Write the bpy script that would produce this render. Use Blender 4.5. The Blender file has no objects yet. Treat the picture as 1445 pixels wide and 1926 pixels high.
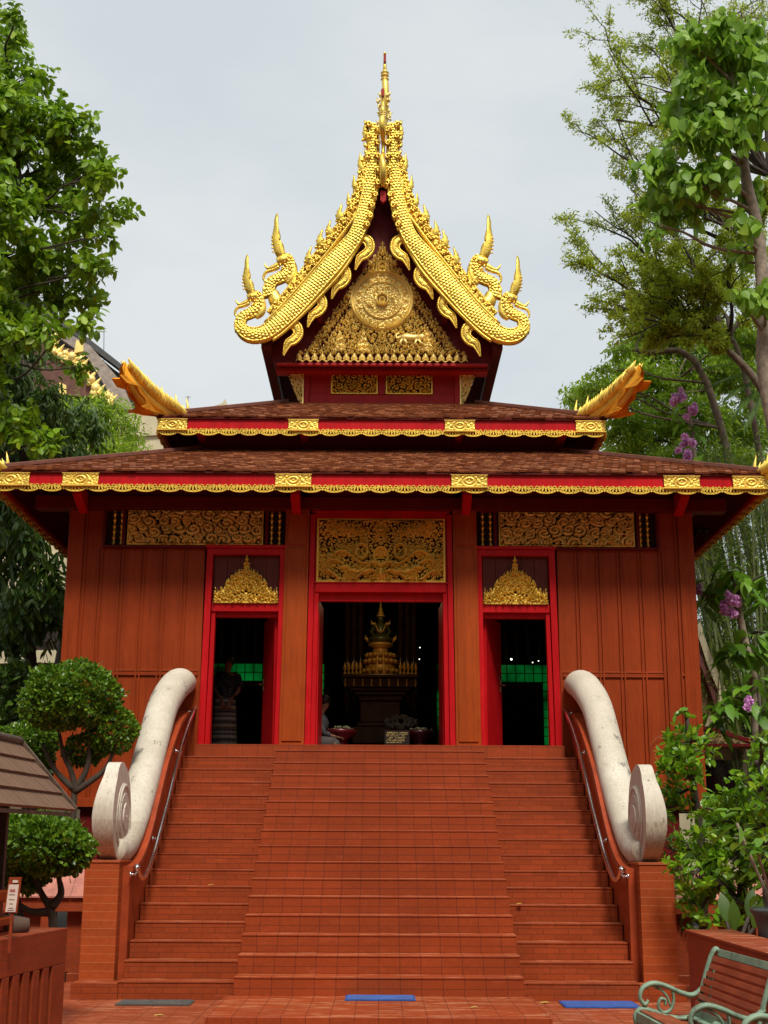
import bpy, bmesh, math, random
import numpy as np
from mathutils import Vector, Matrix
R = math.radians
S = bpy.context.scene
COL = S.collection
rng = np.random.default_rng(7)
random.seed(7)

# ------------------------------------------------------------------ camera
FPX = 2500.0; CAMZ = 1.7; PITCH = math.atan(622/2500); YAW = -math.atan(5.5/2500); ROLL = R(0.25)
CM = Matrix.Rotation(YAW, 4, 'Z') @ Matrix.Rotation(math.pi/2+PITCH, 4, 'X') @ Matrix.Rotation(ROLL, 4, 'Z')
cd = bpy.data.cameras.new('camera'); cam = bpy.data.objects.new('camera', cd); COL.objects.link(cam)
cam.matrix_world = Matrix.Translation((0, 0, CAMZ)) @ CM
cd.sensor_fit = 'VERTICAL'; cd.sensor_height = 36; cd.lens = 36*FPX/1926; cd.clip_end = 2000; cd.clip_start = .1
S.camera = cam
S.view_settings.view_transform = 'Standard'; S.view_settings.look = 'None'
S.view_settings.exposure = 0.30; S.view_settings.gamma = 1
S.cycles.max_bounces = 6; S.cycles.diffuse_bounces = 3; S.cycles.glossy_bounces = 3; S.cycles.transmission_bounces = 3; S.cycles.transparent_max_bounces = 4
S.cycles.use_denoising = True
# ------------------------------------------------------------------ sky and sun
SUN_EL, SUN_AZ = R(56), R(170)      # high behind the camera
W = bpy.data.worlds.new('World'); S.world = W; W.use_nodes = True
nt = W.node_tree; nt.nodes.clear()
def wn(t, **k):
    n = nt.nodes.new(t)
    for a, b in k.items(): setattr(n, a, b)
    return n
wo = wn('ShaderNodeOutputWorld'); bg = wn('ShaderNodeBackground'); bg.inputs['Strength'].default_value = 0.092
sky = wn('ShaderNodeTexSky', sky_type='NISHITA', sun_disc=False, sun_elevation=SUN_EL, sun_rotation=SUN_AZ, dust_density=3.0, air_density=1.3)
tc = wn('ShaderNodeTexCoord'); nz = wn('ShaderNodeTexNoise'); nz.inputs['Scale'].default_value = 3.4; nz.inputs['Detail'].default_value = 7; nz.inputs['Roughness'].default_value = .55
mp = wn('ShaderNodeMapping'); mp.inputs['Scale'].default_value = (1, 1, 2.2)
cr = wn('ShaderNodeValToRGB')
cr.color_ramp.elements[0].position = .36; cr.color_ramp.elements[0].color = (6.1, 6.6, 6.9, 1)
cr.color_ramp.elements[1].position = .64; cr.color_ramp.elements[1].color = (7.2, 7.5, 7.5, 1)
mx = wn('ShaderNodeMixRGB'); mx.inputs['Fac'].default_value = .90
L = nt.links.new
L(tc.outputs['Generated'], mp.inputs['Vector']); L(mp.outputs[0], nz.inputs['Vector']); L(nz.outputs['Fac'], cr.inputs[0])
L(sky.outputs[0], mx.inputs[1]); L(cr.outputs[0], mx.inputs[2]); L(mx.outputs[0], bg.inputs[0]); L(bg.outputs[0], wo.inputs[0])
sl = bpy.data.lights.new('sun', 'SUN'); sl.energy = 3.2; sl.angle = R(14); sl.color = (1, .94, .82)
so = bpy.data.objects.new('sun', sl); COL.objects.link(so)
# sun_rotation is measured clockwise from +Y; direction towards the sun:
sd = Vector((math.sin(SUN_AZ)*math.cos(SUN_EL), math.cos(SUN_AZ)*math.cos(SUN_EL), math.sin(SUN_EL)))
so.rotation_euler = sd.to_track_quat('Z', 'Y').to_euler()

# ------------------------------------------------------------------ pixel helpers (photo pixel -> point at a chosen depth)
CO = Vector((0, 0, CAMZ)); CM3 = CM.to_3x3()
def ray(px, py): return CM3 @ Vector(((px-722.5)/FPX, -(py-963)/FPX, -1))
def U(px, py, Y): d = ray(px, py); return CO + d*(Y/d.y)
def UX(px, py, X): d = ray(px, py); return CO + d*(X/d.x)
def UZ(px, py, Z): d = ray(px, py); return CO + d*((Z-CAMZ)/d.z)
def XZ(px, py, Y): v = U(px, py, Y); return (v.x, v.z)

# ------------------------------------------------------------------ object helpers
def tag(o, label=None, cat=None, group=None, kind=None):
    if label: o['label'] = label
    if cat: o['category'] = cat
    if group: o['group'] = group
    if kind: o['kind'] = kind
    return o
def empty(name, loc, label=None, cat=None, group=None, rz=0):
    o = bpy.data.objects.new(name, None); COL.objects.link(o); o.location = loc; o.rotation_euler = (0, 0, rz)
    o.empty_display_size = .2
    return tag(o, label, cat, group)
def wpos(o):
    v = Vector((0, 0, 0))
    while o is not None: v = v + o.location; o = o.parent
    return v
def copy_tree(o, parent=None):
    kids = list(o.children)
    c = o.copy(); COL.objects.link(c)
    if parent is not None: c.parent = parent
    for k in kids: copy_tree(k, c)
    return c
class MB:
    """collects faces; build() links them as ONE mesh object (vertices given in world space)"""
    def __init__(s): s.v = []; s.f = []; s.n = 0; s.tint = []; s.sm = []
    def add(s, v, f, tint=None, smooth=False):
        v = np.asarray(v, float).reshape(-1, 3)
        b = s.n; s.v.append(v); s.n += len(v)
        s.f.extend([tuple(int(i)+b for i in q) for q in f]); s.sm.extend([smooth]*len(f))
        s.tint.append(np.full(len(v), .5 if tint is None else tint) if np.isscalar(tint) or tint is None else np.asarray(tint, float))
        return s
    def box(s, x0, x1, y0, y1, z0, z1, tint=None):
        x0, x1 = min(x0, x1), max(x0, x1); y0, y1 = min(y0, y1), max(y0, y1); z0, z1 = min(z0, z1), max(z0, z1)
        v = [(x, y, z) for z in (z0, z1) for y in (y0, y1) for x in (x0, x1)]
        return s.add(v, [(0, 2, 3, 1), (4, 5, 7, 6), (0, 1, 5, 4), (2, 6, 7, 3), (0, 4, 6, 2), (1, 3, 7, 5)], tint)
    def prism(s, poly, y0, y1, axis='y', tint=None):
        """poly in the plane across the axis; axis y -> (x,z), x -> (y,z), z -> (x,y)"""
        n = len(poly)
        a = sum(poly[i][0]*poly[(i+1) % n][1]-poly[(i+1) % n][0]*poly[i][1] for i in range(n))
        if a < 0: poly = poly[::-1]
        def m(p, t):
            if axis == 'y': return (p[0], t, p[1])
            if axis == 'x': return (t, p[0], p[1])
            return (p[0], p[1], t)
        v = [m(p, y0) for p in poly]+[m(p, y1) for p in poly]
        f = [tuple(range(n)), tuple(range(2*n-1, n-1, -1))]+[(i, i+n, (i+1) % n+n, (i+1) % n) for i in range(n)]
        if axis != 'y': f = [q[::-1] for q in f]
        if y0 > y1: f = [q[::-1] for q in f]
        return s.add(v, f, tint)
    def tube(s, pts, rad, n=8, sy=1.0, cap=True, tint=None, sq=None):
        """sy flattens the second cross axis; rad scalar or list"""
        P = [Vector(p) for p in pts]; m = len(P)
        if np.isscalar(rad): rad = [rad]*m
        V = []; up = None
        for i in range(m):
            t = (P[min(i+1, m-1)]-P[max(i-1, 0)])
            if t.length < 1e-9: t = Vector((0, 0, 1))
            t.normalize()
            if up is None:
                up = Vector((0, 1, 0)) if abs(t.y) < .9 else Vector((1, 0, 0))
            up = (up - t*up.dot(t))
            if up.length < 1e-6: up = t.orthogonal()
            up.normalize(); sd_ = t.cross(up)
            for k in range(n):
                a = 2*math.pi*(k+.5)/n
                V.append(P[i]+sd_*(rad[i]*math.cos(a))+up*(rad[i]*sy*math.sin(a)))
        F = [(i*n+k, i*n+(k+1) % n, (i+1)*n+(k+1) % n, (i+1)*n+k) for i in range(m-1) for k in range(n)]
        if cap: F += [tuple(range(n-1, -1, -1)), tuple(range((m-1)*n, m*n))]
        return s.add(V, F, tint, smooth=n > 5)
    def lathe(s, c, prof, n=12, axis='z', tint=None):
        V = []
        for r, h in prof:
            for k in range(n):
                a = 2*math.pi*(k+.5)/n
                if axis == 'z': V.append((c[0]+r*math.cos(a), c[1]+r*math.sin(a), c[2]+h))
                elif axis == 'y': V.append((c[0]+r*math.cos(a), c[1]+h, c[2]-r*math.sin(a)))
                else: V.append((c[0]+h, c[1]+r*math.cos(a), c[2]+r*math.sin(a)))
        m = len(prof)
        F = [(i*n+k, i*n+(k+1) % n, (i+1)*n+(k+1) % n, (i+1)*n+k) for i in range(m-1) for k in range(n)]
        F += [tuple(range(n-1, -1, -1)), tuple(range((m-1)*n, m*n))]
        return s.add(V, F, tint, smooth=True)
    def ball(s, c, r, n=8, m=6, sc=(1, 1, 1), tint=None):
        V = []; F = []
        for i in range(m+1):
            ph = math.pi*i/m
            for k in range(n):
                a = 2*math.pi*k/n
                V.append((c[0]+r*sc[0]*math.sin(ph)*math.cos(a), c[1]+r*sc[1]*math.sin(ph)*math.sin(a), c[2]-r*sc[2]*math.cos(ph)))
        for i in range(m):
            for k in range(n): F.append((i*n+k, i*n+(k+1) % n, (i+1)*n+(k+1) % n, (i+1)*n+k))
        return s.add(V, F, tint, smooth=True)
    def pillow(s, poly, y, th, tint=None, back=True):
        """outline in (x,z) with a bulged front towards -Y and real thickness"""
        n = len(poly); c = np.mean(poly, axis=0); P = np.array(poly)
        a = sum(P[i][0]*P[(i+1) % n][1]-P[(i+1) % n][0]*P[i][1] for i in range(n))
        if a < 0: P = P[::-1]
        rings = [(1, 0), (1, -.45), (.72, -.85), (.3, -1)]
        V = [(c[0]+(p[0]-c[0])*k, y+h*th, c[1]+(p[1]-c[1])*k) for k, h in rings for p in P]
        V.append((c[0], y-th, c[1]))
        F = []
        for r in range(3):
            for i in range(n): F.append((r*n+i, r*n+(i+1) % n, (r+1)*n+(i+1) % n, (r+1)*n+i))
        F += [(3*n+i, 3*n+(i+1) % n, 4*n) for i in range(n)]
        F.append(tuple(range(n-1, -1, -1)))
        return s.add(V, F, tint, smooth=True)
    def build(s, name, m, parent=None, bevel=0, smooth=None, label=None):
        me = bpy.data.meshes.new(name)
        V = np.concatenate(s.v) if s.v else np.zeros((0, 3))
        if parent is not None: V = V-np.array(wpos(parent))
        me.from_pydata(V.tolist(), [], s.f)
        sm = s.sm if smooth is None else [smooth]*len(s.f)
        me.polygons.foreach_set('use_smooth', sm)
        at = me.attributes.new('tint', 'FLOAT', 'POINT'); at.data.foreach_set('value', np.concatenate(s.tint) if s.tint else [])
        me.materials.append(m); me.update()
        o = bpy.data.objects.new(name, me); COL.objects.link(o)
        if parent is not None: o.parent = parent
        if bevel:
            b = o.modifiers.new('bevel', 'BEVEL'); b.width = bevel; b.segments = 2; b.limit_method = 'ANGLE'; b.angle_limit = R(50)
        if label: o['label'] = label
        return o
def smooth_path(pts, k=6):
    """Catmull-Rom through points (tuples of any length)"""
    P = [np.array(p, float) for p in pts]; P = [2*P[0]-P[1]]+P+[2*P[-1]-P[-2]]; out = []
    for i in range(1, len(P)-2):
        for j in range(k):
            t = j/k; a, b, c, d = P[i-1], P[i], P[i+1], P[i+2]
            out.append(.5*((2*b)+(-a+c)*t+(2*a-5*b+4*c-d)*t*t+(-a+3*b-3*c+d)*t**3))
    out.append(P[-2]); return out

# ------------------------------------------------------------------ materials
class Mat:
    def __init__(s, name):
        s.m = bpy.data.materials.new(name); s.m.use_nodes = True; s.t = s.m.node_tree; s.t.nodes.clear()
        s.out = s.n('ShaderNodeOutputMaterial')
    def n(s, t, ins=None, **k):
        x = s.t.nodes.new(t)
        for a, b in k.items(): setattr(x, a, b)
        for a, b in (ins or {}).items():
            if hasattr(b, 'links') or isinstance(b, bpy.types.NodeSocket): s.t.links.new(b, x.inputs[a])
            else: x.inputs[a].default_value = b
        return x
    def coord(s, sc=(1, 1, 1), space='Object', rot=(0, 0, 0)):
        c = s.n('ShaderNodeTexCoord'); return s.n('ShaderNodeMapping', {'Vector': c.outputs[space], 'Scale': sc, 'Rotation': rot}).outputs[0]
    def noise(s, sc=5, v=None, det=4, ro=.55): return s.n('ShaderNodeTexNoise', {'Vector': v if v is not None else s.coord(), 'Scale': sc, 'Detail': det, 'Roughness': ro}).outputs['Fac']
    def ramp(s, f, els):
        r = s.n('ShaderNodeValToRGB', {0: f}); e = r.color_ramp.elements
        while len(e) < len(els): e.new(.5)
        for q, (p, c) in zip(e, els): q.position = p; q.color = (*c, 1) if len(c) == 3 else c
        return r.outputs[0]
    def mix(s, f, a, b, mode='MIX'):
        x = s.n('ShaderNodeMix', data_type='RGBA', blend_type=mode)
        for i, v in ((0, f), (6, a), (7, b)):
            if isinstance(v, bpy.types.NodeSocket): s.t.links.new(v, x.inputs[i])
            else: x.inputs[i].default_value = v if i == 0 else ((*v, 1) if len(v) == 3 else v)
        return x.outputs[2]
    def math(s, op, a, b=0.0):
        x = s.n('ShaderNodeMath', operation=op)
        for i, v in ((0, a), (1, b)):
            if isinstance(v, bpy.types.NodeSocket): s.t.links.new(v, x.inputs[i])
            else: x.inputs[i].default_value = v
        return x.outputs[0]
    def bump(s, h, st=.3, d=.02, nrm=None):
        x = s.n('ShaderNodeBump', {'Height': h, 'Strength': st, 'Distance': d})
        if nrm is not None: s.t.links.new(nrm, x.inputs['Normal'])
        return x.outputs[0]
    def pbr(s, col, rough=.6, metal=0, nrm=None, spec=None, **k):
        ins = {'Roughness': rough, 'Metallic': metal}
        x = s.n('ShaderNodeBsdfPrincipled', ins)
        if isinstance(col, bpy.types.NodeSocket): s.t.links.new(col, x.inputs['Base Color'])
        else: x.inputs['Base Color'].default_value = (*col, 1)
        if nrm is not None: s.t.links.new(nrm, x.inputs['Normal'])
        if spec is not None: x.inputs['Specular IOR Level'].default_value = spec
        for a, b in k.items(): x.inputs[a.replace('_', ' ')].default_value = b
        s.t.links.new(x.outputs[0], s.out.inputs[0]); return s.m
def simple(name, col, rough=.6, metal=0, var=.25, sc=6, bump=.15, spec=None):
    m = Mat(name); f = m.noise(sc); c2 = tuple(min(1, c*(1+var)) for c in col); c1 = tuple(c*(1-var) for c in col)
    c = m.ramp(f, [(.3, c1), (.7, c2)])
    return m.pbr(c, rough, metal, m.bump(m.noise(sc*6), bump, .005) if bump else None, spec)
def paint(name, col, rough=.5, grain=True, dirt=.25, spec=.16):
    """painted timber: fine vertical grain, faint patches"""
    m = Mat(name); g = m.noise(1.0, m.coord((60, 60, 3)), 5, .6); p = m.noise(1.3, None, 5, .6)
    c = m.ramp(p, [(.25, tuple(x*(1-dirt) for x in col)), (.75, tuple(min(1, x*(1+dirt*.8)) for x in col))])
    c = m.mix(.35, c, m.ramp(g, [(.3, tuple(x*.6 for x in col)), (.7, tuple(min(1, x*1.25) for x in col))]))
    rr = m.n('ShaderNodeMapRange', {'Value': p, 'To Min': rough-.12, 'To Max': rough+.15}).outputs[0]
    sx_ = m.n('ShaderNodeSeparateXYZ', {0: m.coord()}); pk = m.n('ShaderNodeTexWhiteNoise', {1: m.math('FLOOR', m.math('MULTIPLY', sx_.outputs[0], 3.05))}, noise_dimensions='1D').outputs[0]
    c = m.mix(.5, c, m.mix(m.math('MULTIPLY', pk, .55), c, tuple(x*.45 for x in col)))
    st = m.noise(2.0, m.coord((9, 9, .55)), 6, .7); c = m.mix(m.ramp(st, [(.48, (0, 0, 0)), (.78, (.55, .55, .55))]), c, tuple(x*.42 for x in col))
    fd = m.noise(3.0, m.coord((2, 2, .8)), 7, .7); c = m.mix(m.ramp(fd, [(.55, (0, 0, 0)), (.75, (.28, .28, .28))]), c, tuple(min(1, x*1.5+.02) for x in col))
    return m.pbr(c, rr, 0, m.bump(g, .3, .004), spec=spec)
def gold(name, col=(.86, .58, .16), rough=.28, bsc=40, bst=.35, bd=.01, dark=.35, metal=1.0):
    m = Mat(name); f = m.noise(2.2, None, 8, .7); g = m.noise(bsc, None, 3)
    c = m.ramp(f, [(.3, tuple(x*(1-dark) for x in col)), (.6, col), (.85, tuple(min(1, x*1.1) for x in col))])
    rr = m.n('ShaderNodeMapRange', {'Value': f, 'To Min': rough-.08, 'To Max': rough+.22}).outputs[0]
    return m.pbr(c, rr, metal, m.bump(g, bst, bd))
def bricks(name, col, mortar, bw, bh, wall='xz', rough=.55, off=.5, mort=.006, var=.3, worn=None, bst=.5):
    """risers and walls mapped by x,z ; treads and floors by x,y ; sides by y,z"""
    m = Mat(name); tcd = m.n('ShaderNodeTexCoord').outputs['Object']; ge = m.n('ShaderNodeNewGeometry').outputs['Normal']
    sp = m.n('ShaderNodeSeparateXYZ', {0: tcd}); sn = m.n('ShaderNodeSeparateXYZ', {0: ge})
    ax = m.math('GREATER_THAN', m.math('ABSOLUTE', sn.outputs[0]), .7); az = m.math('GREATER_THAN', m.math('ABSOLUTE', sn.outputs[2]), .7)
    def sel(f, a, b): return m.math('ADD', m.math('MULTIPLY', a, m.math('SUBTRACT', 1.0, f)), m.math('MULTIPLY', b, f))
    u = sel(ax, sp.outputs[0], sp.outputs[1]); v = sel(az, sp.outputs[2], sp.outputs[1])
    cv = m.n('ShaderNodeCombineXYZ', {0: u, 1: v, 2: 0.0}).outputs[0]
    b = m.n('ShaderNodeTexBrick', {'Vector': cv, 'Color1': (.1, .1, .1, 1), 'Color2': (.9, .9, .9, 1), 'Mortar': (.5, .5, .5, 1), 'Scale': 1.0, 'Mortar Size': mort, 'Mortar Smooth': .3, 'Bias': 0.0, 'Brick Width': bw, 'Row Height': bh}, offset=off)
    lo = tuple(x*(1-var) for x in col); hi = tuple(min(1, x*(1+var)) for x in col)
    c = m.ramp(b.outputs['Color'], [(0, lo), (1, hi)])
    blot = m.noise(1.1, None, 6, .65); c = m.mix(m.ramp(blot, [(.35, (0, 0, 0)), (.75, (.45, .45, .45))]), c, tuple(x*.62 for x in col))
    fine = m.noise(30, None, 4); c = m.mix(.25, c, m.ramp(fine, [(.3, tuple(x*.6 for x in col)), (.7, tuple(min(1, x*1.4) for x in col))]))
    if worn: # pale scuffed patches on the trodden surfaces
        w = m.noise(5.0, m.coord((.45, 1.6, 1)), 7, .7); wm = m.math('MULTIPLY', m.ramp(w, [(.5, (0, 0, 0)), (.62, (.75, .75, .75))]), az)
        c = m.mix(wm, c, worn)
    sc_ = m.noise(6.0, m.coord((.5, 1, 2.2)), 8, .75); c = m.mix(m.ramp(sc_, [(.56, (0, 0, 0)), (.70, (.32, .32, .32))]), c, tuple(min(1, x*1.5+.035) for x in col))
    dk = m.noise(.7, m.coord((1, 1, 1)), 5, .6); c = m.mix(m.ramp(dk, [(.45, (0, 0, 0)), (.8, (.5, .5, .5))]), c, tuple(x*.5 for x in col))
    c = m.mix(b.outputs['Fac'], c, mortar)
    nb = m.bump(b.outputs['Fac'], -bst, .004); nb = m.bump(fine, .12, .003, nb)
    return m.pbr(c, rough, 0, nb, spec=.25)
# ------------------------------------------------------------------ palette
M_wall = paint("red oxide boards", (.30, .043, .007), .5)
M_pillar = paint("orange brown pillar paint", (.36, .060, .008), .48)
M_red = paint('crimson lacquer', (.52, .008, .012), .38, dirt=.2)
M_dred = paint('dark red timber', (.13, .008, .008), .5)
M_gred = paint('gable red paint', (.40, .022, .022), .5)
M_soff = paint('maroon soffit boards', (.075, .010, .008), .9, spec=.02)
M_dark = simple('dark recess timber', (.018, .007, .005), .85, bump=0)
M_brown = paint('brown plank', (.14, .035, .025), .55)
M_gold = gold('bright gilding', (.95, .66, .12), .30, 45, .45, .012, .3, .85)
M_leafg = gold('gold leaf paint', (.92, .60, .08), .38, 60, .3, .006, .25, .5)
M_gold2 = gold('carved gilding', (.97, .68, .12), .32, 90, .3, .004, .3, .42)
M_gold3 = gold('old gilding', (.97, .74, .24), .36, 90, .3, .004, .25, .35)
M_copper = gold('orange lacquer underside', (.85, .36, .035), .42, 40, .3, .006, .3)
M_tread = bricks('stair side brick tile', (.285, .046, .009), (.14, .024, .008), .30, .065, mort=.004, var=.22, worn=(.5, .19, .09), bst=.25)
M_treadc = bricks('square quarry tile', (.295, .046, .009), (.11, .020, .008), .228, .1935, off=0.0, mort=.0038, var=.12, worn=(.5, .2, .1), bst=.3)
M_pier = bricks('red clay pier tile', (.36, .062, .012), (.48, .17, .07), 9.0, .092, mort=.002, var=.18, bst=.2)
M_conc = None
def _roof():
    m = Mat('roof shingle'); a = m.n('ShaderNodeAttribute', attribute_name='tint').outputs['Fac']
    c = m.ramp(a, [(0, (.10, .024, .008)), (.5, (.21, .055, .014)), (.85, (.34, .11, .03)), (1, (.46, .19, .07))])
    f = m.noise(9, None, 6, .7); c = m.mix(m.ramp(f, [(.5, (0, 0, 0)), (.72, (.28, .28, .28))]), c, (.30, .13, .05))
    return m.pbr(c, .62, 0, m.bump(m.noise(60), .4, .004))
M_roof = _roof()
M_ridge = simple('ridge cap', (.17, .06, .04), .5)
M_cap = simple('dark fascia cap', (.085, .014, .010), .7, spec=.1)

ROOT = empty('temple_hall', (0, 20.4, 0), 'red timber temple hall with tiered shingle roofs and a gilded serpent gable', 'temple')
YF = 20.4; CY = 25.28; HW = 4.88; ZB = 2.20; ZF = 3.12
zf = lambda y: U(718, y, YF).z
xl = lambda x, y: abs(U(x, y, YF).x)
# ---- relief carvings
def relief(mb, x0, x1, z0, z1, y, fn, depth=.05, res=.014, thr=.16, facing=-1):
    nx = max(4, int((x1-x0)/res)); nz = max(4, int((z1-z0)/res))
    X, Z = np.meshgrid(np.linspace(x0, x1, nx+1), np.linspace(z0, z1, nz+1))
    H = fn(X, Z)
    Yv = y+facing*np.clip(H, 0, 1.5)*depth
    V = np.stack([X, Yv, Z], -1).reshape(-1, 3)
    i = np.arange(nz)[:, None]*(nx+1)+np.arange(nx)[None, :]
    ok = ((H[:-1, :-1]+H[1:, :-1]+H[:-1, 1:]+H[1:, 1:])/4 > thr)
    q = i[ok]; F = np.stack([q, q+1, q+nx+2, q+nx+1], -1)
    used = np.unique(F); mp_ = -np.ones(len(V), int); mp_[used] = np.arange(len(used))
    mb.add(V[used], mp_[F], smooth=True); return mb
def sst(a, b, x): t = np.clip((x-a)/(b-a), 0, 1); return t*t*(3-2*t)
def scroll(cell, seed=1, k=2.3, mirror=False, rows=None, asp=1.0, leaf=True):
    """acanthus-like scrolls: jittered spiral cells with creases between them"""
    def fn(X, Z):
        rg = np.random.default_rng(seed)
        if mirror: X = np.abs(X)
        cx = cell*asp; cz = cell
        ix0, ix1 = int(np.floor(X.min()/cx))-2, int(np.ceil(X.max()/cx))+2; iz0, iz1 = int(np.floor(Z.min()/cz))-2, int(np.ceil(Z.max()/cz))+2
        d1 = np.full(X.shape, 9.); d2 = np.full(X.shape, 9.); th = np.zeros(X.shape); sg = np.ones(X.shape); ph = np.zeros(X.shape)
        for i in range(ix0, ix1):
            for j in range(iz0, iz1):
                jx, jz = rg.uniform(-.3, .3, 2); px = (i+.5*(j % 2)+jx)*cx; pz = (j+jz)*cz; r0 = rg.uniform(.8, 1.25); s_ = rg.choice([-1, 1]); p_ = rg.uniform(0, 6.28)
                dx = (X-px)/asp; dz = Z-pz; d = np.hypot(dx, dz)/cell/r0
                m = d < d1
                d2 = np.where(m, d1, np.minimum(d2, d)); d1 = np.where(m, d, d1)
                th = np.where(m, np.arctan2(dz, dx), th); sg = np.where(m, s_, sg); ph = np.where(m, p_, ph)
        h = .5+.5*np.cos(2*np.pi*(d1*k)+sg*th+ph)
        if leaf: h = h*(.75+.25*np.cos(th*5+d1*9))
        crease = sst(0, .16, d2-d1)
        return np.clip(.18+.95*h*crease*(1-.25*d1), 0, 1.3)*sst(0, .06, (d2-d1)+.03)
    return fn
def panel(name, x0, x1, z0, z1, y, fn, m, depth=.05, fr=.035, res=.014, parent=None, backing=True, thr=.2):
    par = parent or ROOT
    b = relief(MB(), x0+fr, x1-fr, z0+fr, z1-fr, y, fn, depth, res, thr).build(name, m, par)
    f = MB()
    for a in ((x0, x0+fr, z0, z1), (x1-fr, x1, z0, z1), (x0+fr, x1-fr, z0, z0+fr), (x0+fr, x1-fr, z1-fr*.6, z1)): f.box(a[0], a[1], y-.045, y+.01, a[2], a[3])
    f.build('gilt_frame', M_leafg, b)
    if backing: MB().box(x0+.002, x1-.002, y+.011, y+.03, z0+.002, z1-.002).build('backing_board', M_dark, b)
    return b

# ---- floor, walls, podium below
MB().box(-HW, HW, YF+.08, CY+4.88, ZF-.35, ZF).build('hall_floor', M_dred, ROOT)
MB().box(-2.76, 2.76, 20.12, YF+.079, ZF-.6, ZF).build('threshold', M_treadc, ROOT)
Bt = []  # battens x positions (metres from the axis)
bx_ = [xl(v, 1100) for v in (138, 155, 187, 227, 267, 306, 346)]
for sx in (-1, 1):
    w = MB(); w.box(sx*2.76, sx*HW, YF, YF+.1, ZB, zf(1030)); w.box(sx*(xl(200, 995)+.001), sx*HW, YF, YF+.1, zf(1030)+.001, 7.35)
    zt = zf(1031); zr = zf(1267)
    for i, b in enumerate(bx_):
        z0 = ZB+.03 if i > 0 else ZB
        for d in (-.028, .028): w.box(sx*(b+d)-.012, sx*(b+d)+.012, YF-.034, YF+.001, z0, zt-.04 if i > 1 else 7.2)
    for d in (-.032, .032): w.box(sx*2.80, sx*(bx_[2]-.04), YF-.026, YF+.001, zr+d-.012, zr+d+.012)
    w.box(sx*2.80, sx*(bx_[2]-.04), YF-.018, YF+.001, zr-.018, zr+.018)
    w.box(sx*(bx_[1]-.04), sx*(bx_[1]+.18), YF-.026, YF+.001, zr-.02, zr+.02)
    w.box(sx*2.77, sx*HW, YF-.04, YF+.001, ZB, ZB+.13)
    w.build('wall', M_wall, ROOT, bevel=.004)
    s = MB(); s.box(sx*(HW-.1), sx*HW, YF+.101, CY+4.88, ZB, 7.4)
    for k in range(12): s.box(sx*HW, sx*(HW+.03), YF+.3+k*.8, YF+.34+k*.8, ZB, 7.3)
    s.build('wall', M_wall, ROOT)
    c = MB(); c.box(sx*(HW-.20), sx*(HW+.03), YF-.03, YF+.2, ZB-.02, 7.3); c.build('corner_post', M_wall, ROOT, bevel=.006)
MB().box(-HW, HW, CY+4.78, CY+4.88, ZB, 7.4).build('wall', M_wall, ROOT)
# columns and podium under the raised floor
pm = MB(); pm.box(-4.2, 4.2, 21.0, CY+4.2, 0, ZB-.02); pm.build('podium', simple('podium plaster', (.10, .02, .012), .8), ROOT)
for sx in (-1, 1):
    for y in (20.62, 23.5, 27):
        MB().box(sx*4.35-.15, sx*4.35+.15, y-.15, y+.15, 0, ZB-.025).build('stilt', M_dred, ROOT)
# pillars beside the middle bay, each with a small foot
for sx in (-1, 1):
    p = MB()
    p.prism([(sx*1.15, ZF-.02), (sx*1.53, ZF-.02), (sx*1.49, 7.2), (sx*1.12, 7.2)], YF-.10, YF+.12)
    p.prism([(sx*1.19, ZF+.06), (sx*1.49, ZF+.06), (sx*1.45, zf(1030)-.03), (sx*1.17, zf(1030)-.03)], YF-.118, YF-.099)
    p.prism([(sx*1.17, zf(1030)+.02), (sx*1.455, zf(1030)+.02), (sx*1.45, 6.72), (sx*1.16, 6.72)], YF-.118, YF-.099)
    p.box(sx*1.135, sx*1.545, YF-.125, YF+.12, ZF-.10, ZF-.021)
    p.build('pillar', M_pillar, ROOT, bevel=.006)
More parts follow.
